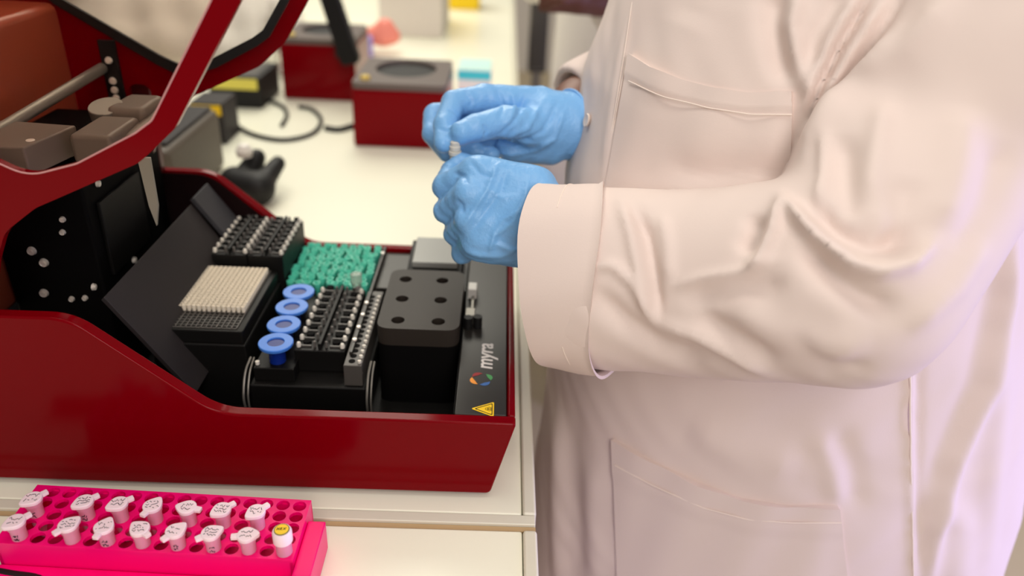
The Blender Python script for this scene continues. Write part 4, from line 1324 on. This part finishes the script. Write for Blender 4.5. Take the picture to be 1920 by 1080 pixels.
# the body under the clothes, one skin
def body_field(P):
    d = np.maximum(torso(P, -0.045), np.maximum(0.80 - P[..., 2], P[..., 2] - 1.44))
    d = smin(d, chain(P, [LSH, LUP, LEL, LWR], [0.06, 0.047, 0.042, 0.028], 0.02), 0.01)
    d = smin(d, chain(P, [RSH, REL, P_(1098, 212, .825), RWR], [0.06, 0.045, 0.036, 0.027], 0.02), 0.01)
    for H in (LH, RH):
        for pts, rad in H[1:6]:
            d = smin(d, chain(P, pts[:3], [r_ - 0.004 for r_ in rad[:3]]), 0.003)
        d = smin(d, chain(P, H[0][0], [r_ - 0.008 for r_ in H[0][1]]), 0.003)
    for s_ in (-1, 1):
        hip = (0.31 + LD[0] * 0.10 * s_, 0.735 + LD[1] * 0.10 * s_, 0.86)
        kn = (0.31 + LD[0] * 0.11 * s_ + FD[0] * .02, 0.735 + LD[1] * 0.11 * s_ + FD[1] * .02, 0.47)
        an = (0.32 + LD[0] * 0.12 * s_, 0.74 + LD[1] * 0.12 * s_, 0.08)
        d = smin(d, chain(P, [hip, kn, an], [0.085, 0.058, 0.042], 0.03), 0.02)
        d = smin(d, sd_capsule(P, (an[0], an[1], 0.045), (an[0] + FD[0] * .13, an[1] + FD[1] * .13, 0.035), .034, .028), 0.02)
    hc = np.array([0.325 + FD[0] * 0.035, 0.765 + FD[1] * 0.035, 1.575])
    F3 = np.array([FD[0], FD[1], -0.25]); F3 /= np.linalg.norm(F3); L3 = np.array([LD[0], LD[1], 0.0]); U3 = np.cross(L3, F3) * -1
    U3 = U3 if U3[2] > 0 else -U3
    at = lambda f_, l_, u_: hc + F3 * f_ + L3 * l_ + U3 * u_
    d = smin(d, sd_capsule(P, (0.33, 0.77, 1.38), at(-.01, 0, -.06), .058, .052), 0.03)
    d = smin(d, sd_capsule(P, at(-.015, 0, .05), at(.02, 0, .03), .082, .072), 0.02)
    d = smin(d, sd_capsule(P, at(.015, 0, -.03), at(.045, 0, -.085), .060, .030), 0.03)
    d = smin(d, sd_capsule(P, at(.092, 0, .012), at(.108, 0, -.022), .007, .012), 0.012)
    for s_ in (-1, 1):
        d = smin(d, sd_capsule(P, at(-.01, .078 * s_, .015), at(-.015, .080 * s_, -.02), .012, .008), 0.006)
        d = smin(d, sd_capsule(P, at(.082, .022 * s_, .022), at(.080, .036 * s_, .020), .008, .007), 0.008)
    d = smin(d, sd_capsule(P, at(.082, -.018, -.052), at(.082, .018, -.052), .007, .007), 0.006)
    return d


Vb, Qb = skin(body_field, (-0.12, 0.36, 0.004), (0.62, 1.06, 1.76), 0.006)
Vb = relax(Vb, Qb, 2)
mesh_from('body', Vb, Qb, M_skin, pers)
hc = Vector((0.325 + FD[0] * 0.02, 0.765 + FD[1] * 0.02, 1.605))
def hair_field(P):
    d = sd_capsule(P, hc - Vector((FD[0], FD[1], 0)) * 0.03, hc + Vector((FD[0], FD[1], 0)) * 0.02 + Vector((0, 0, .02)), .093, .082)
    return np.maximum(d, ((P - np.array(hc)) @ np.array([FD[0], FD[1], -0.9])) - 0.012)
Vh, Qh = skin(hair_field, (0.15, 0.6, 1.5), (0.50, 0.92, 1.78), 0.007)
mesh_from('hair', relax(Vh, Qh, 2), Qh, M_hair, pers)
def trouser_field(P):
    d = None
    for s_ in (-1, 1):
        hip = (0.31 + LD[0] * 0.10 * s_, 0.735 + LD[1] * 0.10 * s_, 0.90)
        kn = (0.31 + LD[0] * 0.11 * s_ + FD[0] * .02, 0.735 + LD[1] * 0.11 * s_ + FD[1] * .02, 0.47)
        an = (0.32 + LD[0] * 0.12 * s_, 0.74 + LD[1] * 0.12 * s_, 0.10)
        e = chain(P, [hip, kn, an], [0.105, 0.078, 0.066], 0.03)
        d = e if d is None else smin(d, e, 0.02)
    return np.maximum(d, 0.075 - P[..., 2])
Vt, Qt = skin(trouser_field, (0.05, 0.45, 0.05), (0.58, 1.02, 1.03), 0.009)
mesh_from('trousers', relax(Vt, Qt, 1), Qt, M_trouser, pers)
for s_ in (-1, 1):
    an = np.array([0.32 + LD[0] * 0.12 * s_, 0.74 + LD[1] * 0.12 * s_])
    def shoe_field(P):
        e = smin(sd_capsule(P, (an[0] - FD[0] * .03, an[1] - FD[1] * .03, 0.042), (an[0] + FD[0] * .15, an[1] + FD[1] * .15, 0.036), .044, .038), sd_capsule(P, (an[0], an[1], .05), (an[0], an[1], .085), .043, .045), .02)
        return np.maximum(e, 0.0015 - P[..., 2])
    Vs, Qs = skin(shoe_field, (an[0] - .22, an[1] - .16, -0.004), (an[0] + .14, an[1] + .14, 0.14), 0.006)
    mesh_from('shoe', Vs, Qs, M_gasket, pers)

# the little tube pinched between the two hands
pt = px(853, 296, d=0.712)
t = thing('sample_tube', 'small clear microtube pinched between the two blue gloves', 'tube', pt)
b = B(); lathe(b, [(0, -0.022), (0.0020, -0.021), (0.0046, -0.006), (0.0048, 0.003), (0.0060, 0.0035), (0.0060, 0.0065), (0.0050, 0.0070), (0.0, 0.0070)], pt, n=22)
obj('tube_body', b, M_frost, t, smooth=True)
b = B(); lathe(b, [(0, 0.0075), (0.0050, 0.0075), (0.0052, 0.0110), (0.0044, 0.0120), (0.0044, 0.0150), (0.0032, 0.0160), (0, 0.0160)], pt, n=22)
obj('cap', b, M_frost, t, smooth=True)

# a second person further along the bench
p2 = thing('person', 'blurred person in a pale coat working further along the bench edge', 'person', (0.31, 1.9, 0))
def coat2(P):
    z = P[..., 2]
    r = np.interp(z, [0.5, 0.9, 1.2, 1.38, 1.46], [0.22, 0.20, 0.19, 0.15, 0.06])
    d = np.sqrt(((P[..., 0] - 0.32) / 1.0) ** 2 + ((P[..., 1] - 1.9) / 1.15) ** 2) - r
    d = np.maximum(d, np.maximum(0.5 - z, z - 1.45))
    d = smin(d, chain(P, [(0.33, 1.70, 1.36), (0.30, 1.62, 1.15), px(1150, 20, Y=1.52)], [0.08, 0.062, 0.045], 0.02), 0.02)
    return smin(d, chain(P, [(0.30, 2.1, 1.36), (0.22, 2.16, 1.15), (0.08, 2.05, 1.12)], [0.08, 0.062, 0.05], 0.02), 0.02)
V2, Q2 = skin(coat2, (-0.05, 1.4, 0.48), (0.66, 2.4, 1.48), 0.012)
mesh_from('lab_coat', relax(V2, Q2, 1), Q2, M_coat2, p2)
h2 = px(1085, -2, Y=1.46)
def body2(P):
    d = sd_capsule(P, (0.32, 1.9, 0.95), (0.32, 1.9, 1.35), .12, .10)
    d = smin(d, sd_capsule(P, (0.32, 1.9, 1.35), (0.31, 1.9, 1.5), .055, .05), .02)
    d = smin(d, sd_capsule(P, (0.31, 1.9, 1.6), (0.29, 1.9, 1.66), .085, .08), .03)
    d = smin(d, chain(P, [px(1175, 12, Y=1.53), px(1120, 2, Y=1.49), h2], [.030, .026, .028], .01), .005)
    for k in range(4):
        q = h2 + Vector((-0.02, -0.01, -0.012 + 0.012 * k))
        d = smin(d, chain(P, [h2 + Vector((0, 0, -0.015 + 0.011 * k)), q + Vector((-.028, 0, -.004)), q + Vector((-.045, .018, -.010))], [.011, .0095, .008]), .004)
    d = smin(d, chain(P, [h2 + Vector((.01, -.015, .01)), h2 + Vector((-.03, -.03, .0)), h2 + Vector((-.05, -.02, -.005))], [.012, .011, .009]), .004)
    for s_ in (-1, 1):
        d = smin(d, chain(P, [(0.32, 1.9 + .1 * s_, 0.9), (0.31, 1.9 + .1 * s_, .48), (0.33, 1.9 + .1 * s_, .08)], [.09, .06, .045], .02), .02)
        d = smin(d, sd_capsule(P, (.33, 1.9 + .1 * s_, .04), (.2, 1.9 + .1 * s_, .035), .036, .03), .01)
    return d
V3, Q3 = skin(body2, (0.0, 1.36, 0.002), (0.55, 2.15, 1.78), 0.009)
mesh_from('body', relax(V3, Q3, 1), Q3, M_skin2, p2)
def leg2(P):
    d = None
    for s_ in (-1, 1):
        e = chain(P, [(0.32, 1.9 + .1 * s_, 0.9), (0.31, 1.9 + .1 * s_, .48), (0.33, 1.9 + .1 * s_, .1)], [.11, .08, .065], .02)
        d = e if d is None else smin(d, e, .02)
    return np.maximum(d, .08 - P[..., 2])
V4, Q4 = skin(leg2, (0.15, 1.65, 0.05), (0.5, 2.15, 1.03), 0.012)
mesh_from('trousers', V4, Q4, M_trouser, p2)
